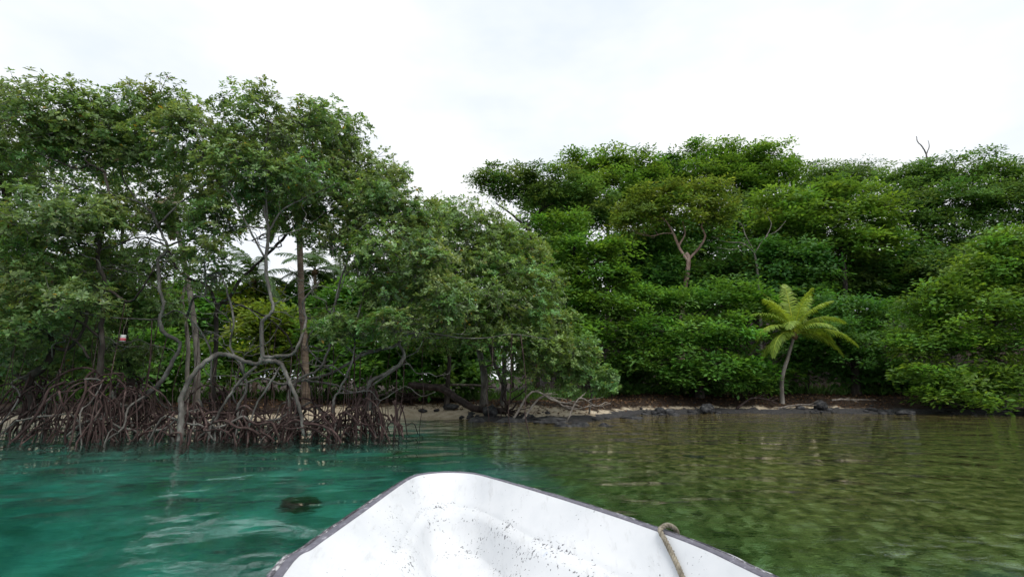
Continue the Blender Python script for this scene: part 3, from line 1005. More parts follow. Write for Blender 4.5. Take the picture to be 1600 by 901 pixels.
mangrove("grey mangrove carried on a big arching root with a cut stub", 283, 13.3,
    [(281, 692, -.55), (283, 655, -.5), (283, 622, -.45), (297, 592, -.35), (320, 566, -.2), (345, 553), (368, 558), (390, 567), (410, 560), (409, 507), (426, 485), (421, 453), (415, 410), (419, 364), (412, 320)], .085, .045,
    [lo(385, 160, 48, 26, 13.6, .45), lo(425, 205, 70, 40, 13.8, .65), lo(370, 265, 60, 35, 13.2, .9), lo(445, 275, 65, 35, 13.4, .9), lo(395, 310, 60, 25, 14.2, .6), lo(500, 185, 40, 28, 14.0, .6), lo(400, 240, 55, 30, 15.2, .7), lo(330, 295, 50, 26, 15.0, .7), lo(440, 320, 50, 24, 15.2, .6)],
    [([(405, 562), (425, 564), (439, 569), (453, 599), (469, 640), (474, 680)], .065, .04), ([(412, 558), (435, 556), (456, 553), (467, 538), (478, 500, .3), (474, 471, .4), (500, 440, .6)], .05, .025),
     ([(400, 572), (375, 595), (357, 620), (340, 650), (325, 685)], .04, .03), ([(438, 572), (417, 606), (400, 634), (385, 680)], .03, .022),
     ([(415, 405), (385, 350, -.2), (365, 310, -.3), (350, 290)], .03, .014), ([(419, 364), (440, 330), (475, 310), (530, 285)], .03, .012), ([(418, 350), (414, 250, .1), (420, 190)], .025, .010)],
    34, (300, 640), reach=(.3, 1.7), aerial=8)

mangrove("slim dark mangrove leaning right behind the arching root", 334, 16.2,
    [(332, 650), (334, 610), (337, 542), (340, 482), (359, 464), (377, 435), (400, 414), (440, 375), (475, 335)], .09, .045,
    [lo(485, 225, 60, 35, 16.0, .8), lo(535, 215, 40, 38, 16.2, .7), lo(500, 285, 65, 35, 15.6, .9), lo(565, 265, 50, 30, 16.4, .8), lo(615, 275, 30, 25, 16.6, .6), lo(455, 345, 45, 25, 15.8, .6), lo(545, 315, 50, 28, 15.6, .8), lo(520, 350, 50, 22, 16.6, .6), lo(590, 300, 40, 30, 17, .7)],
    [([(341, 474), (370, 476), (414, 494), (446, 521), (456, 542), (470, 570), (485, 606), (492, 650)], .03, .022), ([(340, 482), (325, 448), (295, 435), (277, 421), (268, 400), (255, 370)], .055, .03),
     ([(475, 335), (500, 310), (540, 295)], .03, .012)],
    26, (334, 605), reach=(.5, 1.9), mat='bark_dark', aerial=8)

mangrove("mangrove with a broom of pale prop roots beside the open sand", 585, 14.6,
    [(577, 640), (577, 599), (599, 585), (623, 570), (632, 553), (624, 538), (627, 520), (623, 485), (634, 440), (625, 390), (615, 340)], .075, .04,
    [lo(600, 310, 50, 32, 14.8, .9), lo(650, 345, 45, 30, 15.0, .9), lo(610, 385, 60, 40, 14.2), lo(655, 425, 55, 40, 14.2), lo(595, 455, 45, 28, 13.9, .9), lo(525, 515, 34, 20, 13.4, 1.0), lo(610, 510, 50, 22, 13.5, .9), lo(690, 470, 50, 32, 14.0), lo(550, 385, 35, 22, 15.2, .6)],
    [([(624, 538), (595, 546), (563, 556), (528, 578), (500, 588), (471, 594), (440, 602)], .05, .03), ([(627, 524), (650, 520), (677, 521), (715, 527), (760, 528), (800, 522), (860, 530)], .03, .008),
     ([(623, 485), (645, 467), (670, 460), (691, 446), (720, 420)], .04, .018), ([(690, 522), (705, 505), (712, 490), (735, 478)], .014, .006), ([(470, 594), (520, 600), (560, 612), (620, 575)], .03, .03),
     ([(520, 580), (495, 560), (480, 530), (520, 480), (540, 430)], .03, .014)],
    40, (577, 600), reach=(.3, 1.15), aerial=16)

mangrove("low mangrove thicket of bare dark roots right of the arching root", 450, 14.2,
    [(455, 650), (452, 615), (470, 590), (500, 575), (515, 540), (520, 500), (528, 450), (545, 400), (560, 360)], .05, .03,
    [lo(570, 345, 50, 28, 15.0, .8), lo(505, 375, 40, 22, 15.0, .5), lo(540, 500, 36, 20, 14.2, .7)],
    [([(470, 590), (440, 600), (410, 590), (380, 600)], .04, .025)],
    36, (460, 632), reach=(.4, 2.2), aerial=8)

mangrove("low tangle of mangrove roots between the broom and the thicket", 520, 14.0,
    [(520, 655), (522, 625), (535, 600), (552, 560), (556, 510), (570, 450), (575, 410)], .045, .025,
    [lo(575, 420, 36, 22, 14.4, .6), lo(560, 520, 30, 16, 13.8, .6)], (),
    34, (520, 638), reach=(.4, 1.8), aerial=8)

mangrove("low mangrove root tangle left of the arching root", 380, 13.6,
    [(375, 660), (372, 636), (385, 610), (380, 580), (360, 540), (365, 500), (350, 440), (330, 400)], .045, .025,
    [lo(325, 430, 40, 22, 14.6, .6)], (),
    32, (372, 648), reach=(.4, 2.0), aerial=5)

mangrove("dense mangrove back in the shade behind the reddish root fan", 200, 18.2,
    [(205, 620), (205, 580), (195, 520), (205, 450), (190, 380), (200, 300)], .13, .06,
    [lo(230, 330, 60, 26, 18.0, .7), lo(160, 440, 80, 45, 17.6), lo(80, 450, 80, 45, 18.0), lo(215, 480, 60, 35, 17.4), lo(110, 550, 80, 35, 18.0), lo(20, 590, 70, 30, 17.6), lo(190, 560, 55, 25, 17.6, .8), lo(10, 450, 70, 50, 18.4), lo(250, 410, 40, 30, 18, .8), lo(60, 272, 75, 24, 17, .5), lo(180, 285, 60, 28, 17, .55), lo(265, 275, 55, 26, 17, .7), lo(270, 345, 45, 22, 18.5, .6)],
    (), 30, (203, 590), reach=(.5, 2.2), mat='bark_dark', tint=(.85, .9, .9), aerial=10)

# ------------------------------------------------------------------ middle trees on the beach
def on_ground(px, Y):
    q = P(px, 600, Y)
    return np.array([q[0], Y, gz(q[0], Y)])

b_ = on_ground(756, 23.6)
tree("shore_tree", "bushy olive-green tree in the middle, leaning over the fallen log", "tree", b_,
    px_path([(757, 590), (748, 545), (735, 500), (740, 440), (735, 390)], 22.8), .17, .08,
    [lo(690, 350, 60, 35, 21.5), lo(745, 365, 65, 40, 21), lo(795, 400, 55, 40, 21), lo(730, 420, 80, 45, 20), lo(660, 390, 45, 35, 21.5), lo(800, 450, 60, 42, 20), lo(740, 480, 85, 38, 19.2), lo(680, 450, 50, 40, 20.5), lo(830, 490, 45, 40, 19.8), lo(700, 520, 55, 28, 20.5, .8), lo(780, 530, 70, 28, 19.6, .8), lo(840, 540, 45, 30, 19.6, .9)],
    'olive', mat='bark_grey', limbs=[(px_path([(748, 545), (775, 520, -1), (800, 500, -2), (830, 490, -2.5)], 22.8), .07, .03), (px_path([(738, 500), (700, 480, -1), (675, 450, -1.5)], 22.8), .07, .03)], rl=.05)
b_ = on_ground(786, 23.2)
tree("shore_tree", "twin-stemmed olive-green tree behind the driftwood branches", "tree", b_,
    px_path([(788, 585), (790, 545), (810, 500), (815, 450)], 23.2), .13, .07,
    [lo(845, 450, 36, 40, 22), lo(820, 400, 40, 28, 22.5), lo(860, 510, 40, 36, 21.5), lo(880, 560, 45, 30, 20.8), lo(830, 580, 50, 25, 20.6, .7)],
    'olive', mat='bark_grey', limbs=[(px_path([(786, 600), (770, 560), (765, 520), (770, 470)], 23.2), .09, .05)], rl=.045)
b_ = on_ground(698, 24.5)
tree("shore_tree", "small dark-stemmed tree with a bent trunk behind the sand", "tree", b_,
    px_path([(700, 590), (702, 560), (695, 535), (680, 500), (690, 450)], 24.5), .12, .05,
    [lo(660, 480, 45, 35, 24, .9), lo(700, 430, 60, 40, 24.5, .9), lo(650, 530, 35, 25, 24, .6)], 'olive', tint=(.8, .9, .8))
b_ = on_ground(918, 22.0)
tree("seagrape_shrub", "pale green round-leaved shrub drooping over the rocks", "shrub", b_,
    px_path([(925, 615), (930, 600)], 21.5), .04, .02,
    [lo(940, 590, 26, 18, 20.6), lo(905, 580, 26, 20, 20.8), lo(890, 605, 20, 14, 20.6, .8), lo(955, 605, 14, 10, 20.4, .8), lo(910, 545, 26, 22, 21.4, .9)],
    'olive', tint=(1.05, 1.15, 1.3), mat='bark_grey', rl=.016, leafscale=1.15)

# ------------------------------------------------------------------ palms
def frond_mesh(p0, az, elev, length, droop, nleaf, ll, col, origin, twist=0.0, hang=.5):
    """rachis curve with two rows of hanging leaflets -> (rachis MB, leaflet arrays)"""
    n = 16
    t = np.linspace(0, 1, n)
    h = np.array([math.cos(az), math.sin(az), 0]); up = np.array([0, 0, 1.0])
    ang = elev - droop * t ** 1.4
    step = length / (n - 1)
    pts = [np.asarray(p0, float)]
    for i in range(1, n):
        a = ang[i]
        pts.append(pts[-1] + step * (h * math.cos(a) + up * math.sin(a)))
    pts = np.array(pts)
    side = norm(np.cross(h, up))
    side = side * math.cos(twist) + up * math.sin(twist) * .6
    tl = np.linspace(.12, .99, nleaf)
    C, D, N, Ls = [], [], [], []
    tang = norm(np.gradient(pts, axis=0))
    for s in (-1, 1):
        for q in tl:
            i = q * (n - 1); i0 = min(int(i), n - 2); f = i - i0
            c = pts[i0] * (1 - f) + pts[i0 + 1] * f
            tg_ = tang[i0]
            nrm = norm(np.cross(side, tg_)); nrm = nrm if nrm[2] > 0 else -nrm
            d = norm(side * s * .85 + tg_ * (.45 + .5 * q) - up * hang * rng.uniform(.6, 1.3) + nrm * .22)
            C.append(c); D.append(d); N.append(nrm + rng.normal(size=3) * .15)
            Ls.append(ll * (math.sin(math.pi * min(1, q * .82 + .16)) ** .6) * rng.uniform(.85, 1.1))
    C, D, N, Ls = np.array(C), norm(np.array(D)), np.array(N), np.array(Ls)
    S = norm(np.cross(D, N)); W = .050 * ll / .7
    dn = np.array([0, 0, -1.0])
    m_ = C + D * Ls[:, None] * .55
    e = m_ + norm(D * .75 + dn * (.35 + hang * .5)) * Ls[:, None] * .45
    V = np.stack([C - S * W * .35, C + S * W * .35, m_ + S * W * .5, m_ - S * W * .5, e], 1)
    nl = len(C)
    b0 = (np.arange(nl) * 5)[:, None]
    Vr = V.reshape(-1, 3)
    cols = np.repeat(np.array(col)[None] * rng.uniform(.75, 1.25, size=(nl, 1)), 5, 0)
    mb_ = MB(); mb_.tube(pts, np.linspace(.028, .005, n) * length / 2.2, 5)
    RV = np.concatenate(mb_.V); RQ = np.concatenate(mb_.Q); RT = np.concatenate(mb_.T)
    off = len(Vr)
    cr = np.tile(np.array(col) * np.array([1.7, 1.35, 1.0]), (len(RV), 1))
    return mesh_np("frond", np.concatenate([Vr, RV]) - np.asarray(origin),
                   [np.concatenate([b0 + np.array([0, 1, 2, 3]), RQ + off]), np.concatenate([b0 + np.array([3, 2, 4]), RT + off])], M['frond'], False, np.concatenate([cols, cr]))

def palm(label, base, trunk, r0, r1, fronds, col, ll=.62, mat='bark_palm', group="coconut palms", k=1.0):
    base = np.asarray(base, float)
    root = thing("coconut_palm", label, "palm", base, group)
    c = catmull([base - [0, 0, .2]] + list(trunk), 14)
    seg_ = np.arange(len(c))
    t = np.linspace(0, 1, len(c))
    rad_ = (r0 * (1 - t) + r1 * t) * (1 + .05 * (seg_ % 2)) * (1 + .45 * np.exp(-t * 18))
    mb_ = MB(); mb_.tube(c, rad_, 10, True, .02)
    part("trunk", mb_.mesh("trunk", M[mat], base), root)
    top = c[-1]
    mb_ = MB(); mb_.tube(catmull([top - [0, 0, .25], top - [0, 0, .05], top + [0, 0, .25]], 4), [r1 * 1.1, r1 * 1.5, r1 * 2, r1 * 2.1, r1 * 2.1, r1 * 1.9, r1 * 1.5, r1 * 1.0, r1 * .6], 9, True, .15)
    part("leaf_sheath", mb_.mesh("leaf_sheath", M['fibre'], base), root)
    for az, el, ln, dr in fronds:
        yc = np.array(col) * (np.array([1.2, 1.12, 1.0]) if el > 1.0 else 1.0) * rng.uniform(.85, 1.15)
        part("frond", frond_mesh(top + [0, 0, .12], az, el, ln * 1.12 * k, dr, 52, ll, yc, base, rng.normal() * .15), root)
    return root

b_ = on_ground(1219, 27.9)
palm("young yellow-green coconut palm leaning right on the shore", b_, px_path([(1222, 592), (1232, 555), (1241, 524)], 27.9), .115, .075,
    [(R(80), 1.50, 2.1, .35), (R(150), 1.30, 2.0, .55), (R(25), 1.25, 2.05, .75), (R(-60), 1.35, 1.9, .6), (R(185), .95, 2.0, 1.25), (R(-5), .85, 2.2, 1.45), (R(-18), .35, 2.35, 1.35), (R(200), .55, 2.2, 1.6), (R(215), .15, 2.2, 1.5), (R(170), .2, 2.0, 1.4), (R(15), .45, 2.1, 1.5), (R(70), .6, 2.0, 1.4), (R(120), .7, 2.0, 1.4), (R(-40), .75, 1.7, 1.7), (R(235), .8, 1.7, 1.7), (R(110), 1.15, 2.0, .8), (R(45), 1.05, 2.0, 1.0), (R(195), 1.2, 1.9, .9), (R(-30), 1.15, 1.9, 1.0), (R(190), -.1, 1.9, 1.1), (R(-10), .05, 2.0, 1.2)],
    (.25, .37, .055), .70, 'bark_pale', k=1.28)
def std_fronds(n, ln, seed):
    r_ = random.Random(seed)
    return [(i * 2.4 + r_.uniform(-.2, .2), r_.choice([1.2, .9, .6, .3, 0.0, -.2]), ln * r_.uniform(.85, 1.1), r_.uniform(1.1, 1.6)) for i in range(n)]
b_ = on_ground(482, 22.5)
palm("tall brown ringed coconut palm trunk rising behind the mangroves", b_, px_path([(476, 540), (471, 470), (469, 400), (466, 330), (462, 290)], 22.5), .15, .12, std_fronds(16, 3.6, 1), (.05, .11, .025), .8)
b_ = on_ground(312, 21.5)
palm("pale grey palm trunk leaning left behind the S-bent mangrove", b_, px_path([(308, 555), (300, 480), (290, 420), (276, 350), (268, 310)], 21.5), .125, .09, [(.6, -.5, 2.0, .8), (2.0, -.7, 1.9, .6), (3.3, -.4, 2.1, .9), (4.4, -.8, 1.8, .5), (5.4, .2, 2.2, 1.4)], (.20, .18, .13), .6, 'bark_pale')
b_ = on_ground(297, 20.6)
root = thing("dead_tree", "bare weathered dead trunk beside the pale palm trunk", "dead tree", b_)
add_limb(root, b_, [b_ - [0, 0, .2]] + px_path([(294, 550), (290, 505), (285, 465), (292, 440)], 20.6), .09, .045, M['bark_pale'], "trunk", 8)
for px_, py_, Y_, lab, sd in ((492, 425, 33, "distant coconut palm against the sky right of the tall trunk", 3), (532, 440, 36, "farthest small coconut palm seen in the sky gap", 4), (398, 440, 31, "low distant coconut palm in the gap left of the tall trunk", 5)):
    b_ = on_ground(px_, Y_)
    palm(lab, b_, px_path([(px_ + 3, 560), (px_ + 1, 490), (px_, py_)], Y_), .14, .10, std_fronds(15, 2.9, sd), (.06, .12, .035), .75)

# ------------------------------------------------------------------ undergrowth behind the left beach
ug = [(350, 565, 45, 32, 25.5, "light green leafy bush behind the arching root", 'broad', (1.3, 1.15, 1.1)),
      (425, 530, 50, 50, 27, "tall yellowish bush left of the brown palm trunk", 'shelf', (1.6, 1.1, 1.1)),
      (510, 545, 45, 45, 26, "rounded green bush right of the brown palm trunk", 'broad', (1.0, 1.0, 1.0)),
      (575, 560, 45, 35, 25, "low green bush behind the pale root broom", 'broad', (.9, 1.0, .9)),
      (650, 565, 50, 35, 26, "bright low bush behind the open sand", 'broad', (1.0, 1.1, 1.0)),
      (730, 565, 55, 38, 27, "dark green bush behind the leaning olive tree", 'broad', (.8, .9, .9)),
      (390, 470, 40, 28, 31, "yellow-green broad-leaved clump under the sky gap", 'shelf', (1.7, 1.15, 1.2)),
      (450, 480, 60, 35, 33, "dark distant bush under the far palms", 'broad', (.8, .9, .8)),
      (560, 480, 60, 40, 31, "dense distant bush right of the far palms", 'broad', (.9, .95, .9)),
      (230, 560, 55, 40, 25, "shaded bush behind the S-bent mangrove", 'broad', (.9, 1.0, .9)),
      (120, 560, 60, 40, 25, "shaded bush behind the reddish root fan", 'broad', (1.0, 1.0, .9)),
      (10, 560, 70, 45, 25, "shaded bush at the far left behind the dark mangrove", 'broad', (.9, 1.0, .9)),
      (280, 480, 60, 40, 29, "tall bush between the pale trunk and the mangroves", 'broad', (.9, 1.0, .9)),
      (640, 470, 60, 50, 29, "tall dark bush behind the grey level branch", 'broad', (.75, .85, .8)),
      (100, 470, 90, 50, 30, "dark tall thicket far behind the left mangroves", 'broad', (.7, .8, .8)),
      (-40, 460, 80, 60, 30, "tall thicket beyond the left edge", 'broad', (.7, .8, .8))]
for px_, py_, rx, ry, Y_, lab, sp_, tn in ug:
    b_ = on_ground(px_, Y_)
    tree("leafy_bush", lab, "bush", b_, px_path([(px_ + 2, (py_ + 600) / 2), (px_, py_ + ry * .4)], Y_), .05, .03,
         [lo(px_ - rx * .45, py_ + 4, rx * .6, ry * .8, Y_), lo(px_ + rx * .45, py_, rx * .6, ry * .85, Y_ + .5), lo(px_, py_ - ry * .3, rx * .6, ry * .7, Y_ + .2), lo(px_, py_ + ry * .7, rx * .9, ry * .55, Y_ - .4)], sp_, tn, rl=.02, group="bushes behind the beach")

far_at = ["beyond the left edge", "behind the dark-trunked mangrove", "behind the reddish root fan", "behind the S-bent mangrove", "behind the pale palm trunk", "behind the arching root", "behind the brown palm trunk", "behind the pale root broom", "behind the open sand", "behind the leaning olive tree"]
for fi_, px_ in enumerate(range(-90, 800, 90)):
    Y_ = 37 + rng.uniform(-2, 2); py_ = 512 + rng.uniform(-12, 12); rx, ry = 62, 46
    b_ = on_ground(px_, Y_)
    tree("leafy_bush", "far green hedge-like bush " + far_at[fi_], "bush", b_, px_path([(px_ + 2, 580), (px_, py_ + 20)], Y_), .07, .04,
         [lo(px_ - 28, py_ + 8, 38, 36, Y_), lo(px_ + 28, py_ + 4, 38, 38, Y_ + .5), lo(px_, py_ - 14, 36, 30, Y_ + .2), lo(px_, py_ + 66, 58, 34, Y_ - .4)], 'broad', (.9, .95, .9), rl=.02, group="far bush row", leafscale=1.4, dens=.42)

# ------------------------------------------------------------------ forest on the right
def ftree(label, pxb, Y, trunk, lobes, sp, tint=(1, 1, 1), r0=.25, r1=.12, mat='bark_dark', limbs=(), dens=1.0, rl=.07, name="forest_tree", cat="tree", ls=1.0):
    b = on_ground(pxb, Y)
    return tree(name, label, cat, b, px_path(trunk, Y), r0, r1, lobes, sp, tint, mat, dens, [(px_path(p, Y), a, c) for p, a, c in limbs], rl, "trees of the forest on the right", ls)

ftree("umbrella-crowned tree standing above the olive tree, dark limbs showing sky", 838, 40, [(836, 500), (833, 420), (828, 370), (822, 345)],
    [lo(775, 290, 38, 22, 40), lo(820, 288, 55, 24, 40), lo(880, 295, 52, 26, 40), lo(925, 318, 34, 26, 40), lo(850, 310, 50, 14, 39, .7), lo(935, 345, 26, 24, 39.5)],
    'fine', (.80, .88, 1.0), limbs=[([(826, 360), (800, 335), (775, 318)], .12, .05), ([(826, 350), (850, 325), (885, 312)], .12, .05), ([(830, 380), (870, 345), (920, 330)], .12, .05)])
ftree("bright-topped tree on the skyline behind the umbrella tree", 950, 50, [(950, 480), (950, 350), (950, 300)],
    [lo(905, 265, 34, 22, 50), lo(955, 262, 48, 22, 50), lo(1000, 275, 38, 30, 50), lo(960, 300, 60, 26, 49), lo(985, 330, 40, 26, 49)], 'shelf', (1.1, 1.0, 1.0))
ftree("dark small-crowned skyline tree left of the highest crown", 1045, 52, [(1045, 480), (1045, 300)],
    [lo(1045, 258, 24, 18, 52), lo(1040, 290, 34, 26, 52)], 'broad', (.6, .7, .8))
ftree("highest broad green crown on the skyline", 1150, 52, [(1150, 480), (1150, 340), (1148, 290)],
    [lo(1105, 252, 52, 24, 52), lo(1165, 255, 55, 26, 52), lo(1215, 272, 38, 26, 51), lo(1100, 285, 60, 26, 51), lo(1180, 290, 60, 26, 50)], 'shelf', (1.05, 1.0, 1.0))
ftree("hazy fine-leaved skyline tree right of the highest crown", 1315, 55, [(1315, 480), (1315, 320)],
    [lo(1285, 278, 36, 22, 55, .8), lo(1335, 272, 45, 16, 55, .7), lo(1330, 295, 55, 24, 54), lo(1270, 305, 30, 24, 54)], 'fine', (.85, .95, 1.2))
ftree("large dark spreading tree filling the right skyline", 1490, 42, [(1490, 520), (1492, 440), (1490, 380), (1488, 330)],
    [lo(1420, 285, 50, 24, 42), lo(1490, 270, 55, 24, 42), lo(1555, 275, 45, 24, 42), lo(1420, 325, 60, 32, 41), lo(1500, 320, 70, 36, 41), lo(1580, 325, 60, 40, 41), lo(1440, 375, 60, 34, 41, .8), lo(1520, 380, 60, 36, 40.5, .8)],
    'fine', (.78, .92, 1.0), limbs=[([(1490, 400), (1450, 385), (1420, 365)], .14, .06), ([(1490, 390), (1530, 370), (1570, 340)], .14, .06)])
ftree("dark tree at the right edge of the skyline", 1640, 41, [(1640, 520), (1640, 380)],
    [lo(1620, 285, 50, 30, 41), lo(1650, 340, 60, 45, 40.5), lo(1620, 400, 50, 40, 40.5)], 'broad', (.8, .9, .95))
r_ = thing("dead_snag", "bare forked dead twig poking above the right skyline", "dead tree", on_ground(1447, 44))
o_ = np.array(r_.location)
add_limb(r_, o_, [o_ - [0, 0, .2]] + px_path([(1450, 480), (1449, 330), (1449, 245)], 44), .22, .07, M['bark_pale'], "trunk", 7)
add_limb(r_, o_, px_path([(1449, 247), (1443, 232), (1434, 222), (1432, 213)], 44), .07, .03, M['bark_pale'])
add_limb(r_, o_, px_path([(1448, 240), (1452, 228), (1450, 219)], 44), .05, .02, M['bark_pale'])

ftree("copper-barked tree with a forked pinkish trunk and flat crown", 1064, 35, [(1066, 480), (1072, 440), (1076, 405), (1072, 395)],
    [lo(1000, 330, 34, 26, 35), lo(1045, 312, 50, 22, 35), lo(1100, 310, 48, 22, 35), lo(1055, 335, 60, 16, 34.5, .8), lo(1125, 338, 36, 20, 34.6), lo(985, 352, 26, 18, 34.6)],
    'fine', (1.12, 1.02, .85), .20, .14, 'bark_red', [([(1075, 408), (1062, 388), (1052, 365), (1040, 345), (1025, 335)], .11, .05), ([(1076, 405), (1094, 385), (1102, 368), (1096, 352), (1110, 335)], .10, .05), ([(1060, 385), (1070, 365), (1066, 345)], .07, .04)], rl=.05)
ftree("bright green layered tree in the middle of the right forest", 1320, 37, [(1318, 520), (1320, 440), (1315, 390)],
    [lo(1240, 322, 55, 24, 38), lo(1310, 310, 50, 24, 38), lo(1355, 340, 45, 28, 37), lo(1290, 352, 60, 24, 36.5), lo(1385, 372, 34, 18, 36.5), lo(1330, 385, 60, 18, 36.5), lo(1225, 345, 40, 20, 37)], 'shelf', (1.1, 1.0, 1.0))
ftree("dark tree with bare silvery branches across its front", 1180, 36, [(1182, 520), (1180, 450), (1175, 410)],
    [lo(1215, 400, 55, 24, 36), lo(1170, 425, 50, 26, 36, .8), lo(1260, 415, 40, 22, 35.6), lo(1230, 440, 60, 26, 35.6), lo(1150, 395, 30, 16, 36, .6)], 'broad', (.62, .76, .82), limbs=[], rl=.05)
r_ = thing("bare_branched_tree", "leafless grey spreading branches in front of the dark tree", "dead tree", on_ground(1188, 34.6))
o_ = np.array(r_.location)
add_limb(r_, o_, [o_ - [0, 0, .2]] + px_path([(1188, 480), (1183, 420), (1178, 392)], 34.6), .12, .06, M['bark_pale'], "trunk", 7)
for bp_ in ([(1179, 395), (1160, 380), (1135, 378), (1112, 370)], [(1178, 392), (1165, 368), (1158, 350), (1140, 342)], [(1180, 394), (1195, 372), (1215, 360), (1228, 345)], [(1165, 382), (1145, 390), (1120, 386)], [(1196, 372), (1205, 352), (1200, 338)]):
    add_limb(r_, o_, px_path(bp_, 34.6), .045, .014, M['bark_pale'])

ftree("tall tree with stacked shelves of glossy leaves beside the olive tree", 915, 31, [(912, 540), (905, 470), (900, 400), (890, 360)],
    [lo(880, 352, 40, 18, 31), lo(895, 390, 50, 20, 31), lo(955, 395, 40, 18, 30.6), lo(905, 430, 60, 22, 30.5), lo(965, 440, 34, 18, 30.5), lo(890, 470, 50, 24, 30), lo(950, 490, 50, 24, 29.6), lo(900, 520, 50, 26, 29.4), lo(965, 535, 40, 20, 29)],
    'shelf', (.9, .92, .9), ls=.8, dens=1.4)
ftree("broad glossy shoreline tree left of the small palm", 1090, 29.5, [(1092, 560), (1085, 520), (1080, 490)],
    [lo(1010, 470, 36, 22, 30), lo(1060, 480, 45, 22, 30), lo(1130, 465, 50, 24, 29.6), lo(1175, 485, 34, 30, 29.4), lo(1010, 520, 50, 24, 29), lo(1080, 525, 60, 26, 28.4), lo(1150, 530, 50, 30, 28.4), lo(1050, 560, 50, 20, 28), lo(1120, 580, 50, 26, 27.8), lo(1175, 585, 34, 26, 28.0), lo(1060, 592, 40, 16, 27.8, .8), lo(1000, 560, 40, 22, 28.4)],
    'shelf', (.92, 1.0, 1.0), ls=.74, dens=1.6)
ftree("low leafy tree directly right of the small palm", 1335, 30.5, [(1336, 575), (1330, 540), (1325, 510)],
    [lo(1290, 485, 40, 22, 31), lo(1340, 485, 45, 22, 31), lo(1385, 500, 34, 24, 30.6), lo(1310, 525, 50, 24, 30), lo(1370, 535, 45, 26, 29.8), lo(1330, 560, 50, 18, 29.6)], 'broad', (.85, .95, .95), ls=.74, dens=1.5)
ftree("bright overhanging tree reaching over the water at the right edge", 1560, 27, [(1555, 590), (1550, 540), (1560, 470), (1580, 410)],
    [lo(1590, 385, 50, 30, 26.5), lo(1540, 425, 50, 30, 26.5), lo(1610, 450, 60, 50, 26), lo(1490, 455, 45, 28, 26.3), lo(1450, 490, 38, 26, 26.5), lo(1540, 490, 60, 36, 25.6), lo(1480, 530, 55, 32, 25.6), lo(1430, 550, 34, 28, 26.2), lo(1560, 550, 60, 34, 25), lo(1450, 590, 50, 22, 25.2), lo(1520, 600, 55, 24, 24.6), lo(1590, 600, 50, 28, 24.3), lo(1480, 622, 45, 11, 24.2), lo(1560, 625, 55, 12, 24)],
    'shelf', (1.05, .98, .95), .22, .12, rl=.06, ls=.72, dens=1.55)
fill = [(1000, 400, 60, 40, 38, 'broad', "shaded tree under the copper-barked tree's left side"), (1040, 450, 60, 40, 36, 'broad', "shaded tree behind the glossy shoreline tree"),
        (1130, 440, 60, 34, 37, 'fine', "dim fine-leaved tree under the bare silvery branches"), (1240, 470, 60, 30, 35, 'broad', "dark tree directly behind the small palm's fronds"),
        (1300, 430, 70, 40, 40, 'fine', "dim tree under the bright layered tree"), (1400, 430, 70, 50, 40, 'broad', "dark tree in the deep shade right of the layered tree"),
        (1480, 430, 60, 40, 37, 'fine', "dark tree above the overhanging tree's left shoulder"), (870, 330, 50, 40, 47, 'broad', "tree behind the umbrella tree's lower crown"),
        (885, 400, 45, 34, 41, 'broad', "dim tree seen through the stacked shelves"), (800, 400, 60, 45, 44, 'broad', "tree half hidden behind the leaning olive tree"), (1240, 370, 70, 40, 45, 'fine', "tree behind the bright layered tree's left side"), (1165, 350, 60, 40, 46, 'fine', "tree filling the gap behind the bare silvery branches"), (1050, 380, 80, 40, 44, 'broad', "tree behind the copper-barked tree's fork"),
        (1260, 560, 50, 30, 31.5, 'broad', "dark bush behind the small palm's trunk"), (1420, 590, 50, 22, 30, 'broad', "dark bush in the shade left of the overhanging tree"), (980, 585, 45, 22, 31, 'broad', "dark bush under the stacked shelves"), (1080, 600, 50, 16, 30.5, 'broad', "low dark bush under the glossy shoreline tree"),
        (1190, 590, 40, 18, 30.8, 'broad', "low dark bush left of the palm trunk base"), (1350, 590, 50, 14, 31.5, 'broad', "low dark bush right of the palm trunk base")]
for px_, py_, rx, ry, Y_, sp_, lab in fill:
    ftree(lab, px_, Y_, [(px_, (py_ + 590) / 2), (px_, py_ + ry * .3)],
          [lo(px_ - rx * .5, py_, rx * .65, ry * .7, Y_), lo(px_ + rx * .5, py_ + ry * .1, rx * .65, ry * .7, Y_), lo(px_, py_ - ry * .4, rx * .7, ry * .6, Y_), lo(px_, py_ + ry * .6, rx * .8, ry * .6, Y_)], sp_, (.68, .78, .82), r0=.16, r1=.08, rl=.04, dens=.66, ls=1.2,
          name="leafy_bush" if "bush" in lab else "forest_tree", cat="bush" if "bush" in lab else "tree")
# the wood goes on up the slope behind
def wood():
    lobes = []
    for x in np.arange(-3, 75, 5.0):
        for y in (58, 66):
            xx, yy = x + rng.normal() * 1.5, y + rng.normal() * 1.5
            z = gz(xx, yy)
            lobes.append(dict(c=np.array([xx, yy, z + 5.5 + rng.normal()]), r=np.array([3.6, 3.4, 5.0 if xx > 6 else 4.0]), d=.11))
    r_ = bpy.data.objects.new("distant_wood", None)
    return lobes
lobes = wood()
sp = SPECIES['broad']
Pt, Od, ci, cc, cl = crown_points(lobes, sp, 1.0)
nl = 7
C = (Pt[:, None] + rng.normal(size=(len(Pt), nl, 3)) * .4).reshape(-1, 3)
D = norm(rng.normal(size=C.shape)); N = np.array([0, 0, 1.0]) + rng.normal(size=C.shape) * .5
cols = np.array([.06, .14, .035]) * rng.uniform(.6, 1.3, size=(len(C), 1))
me = leaf_mesh("distant_wood", C, D, N, np.full(len(C), .8), np.full(len(C), .42), cols, M['leaf_soft'], (0, 0, 0))
o_ = part("distant_wood", me, None, "stuff"); tag(o_, "far mass of dark green forest on the slope behind the right trees", "wood")

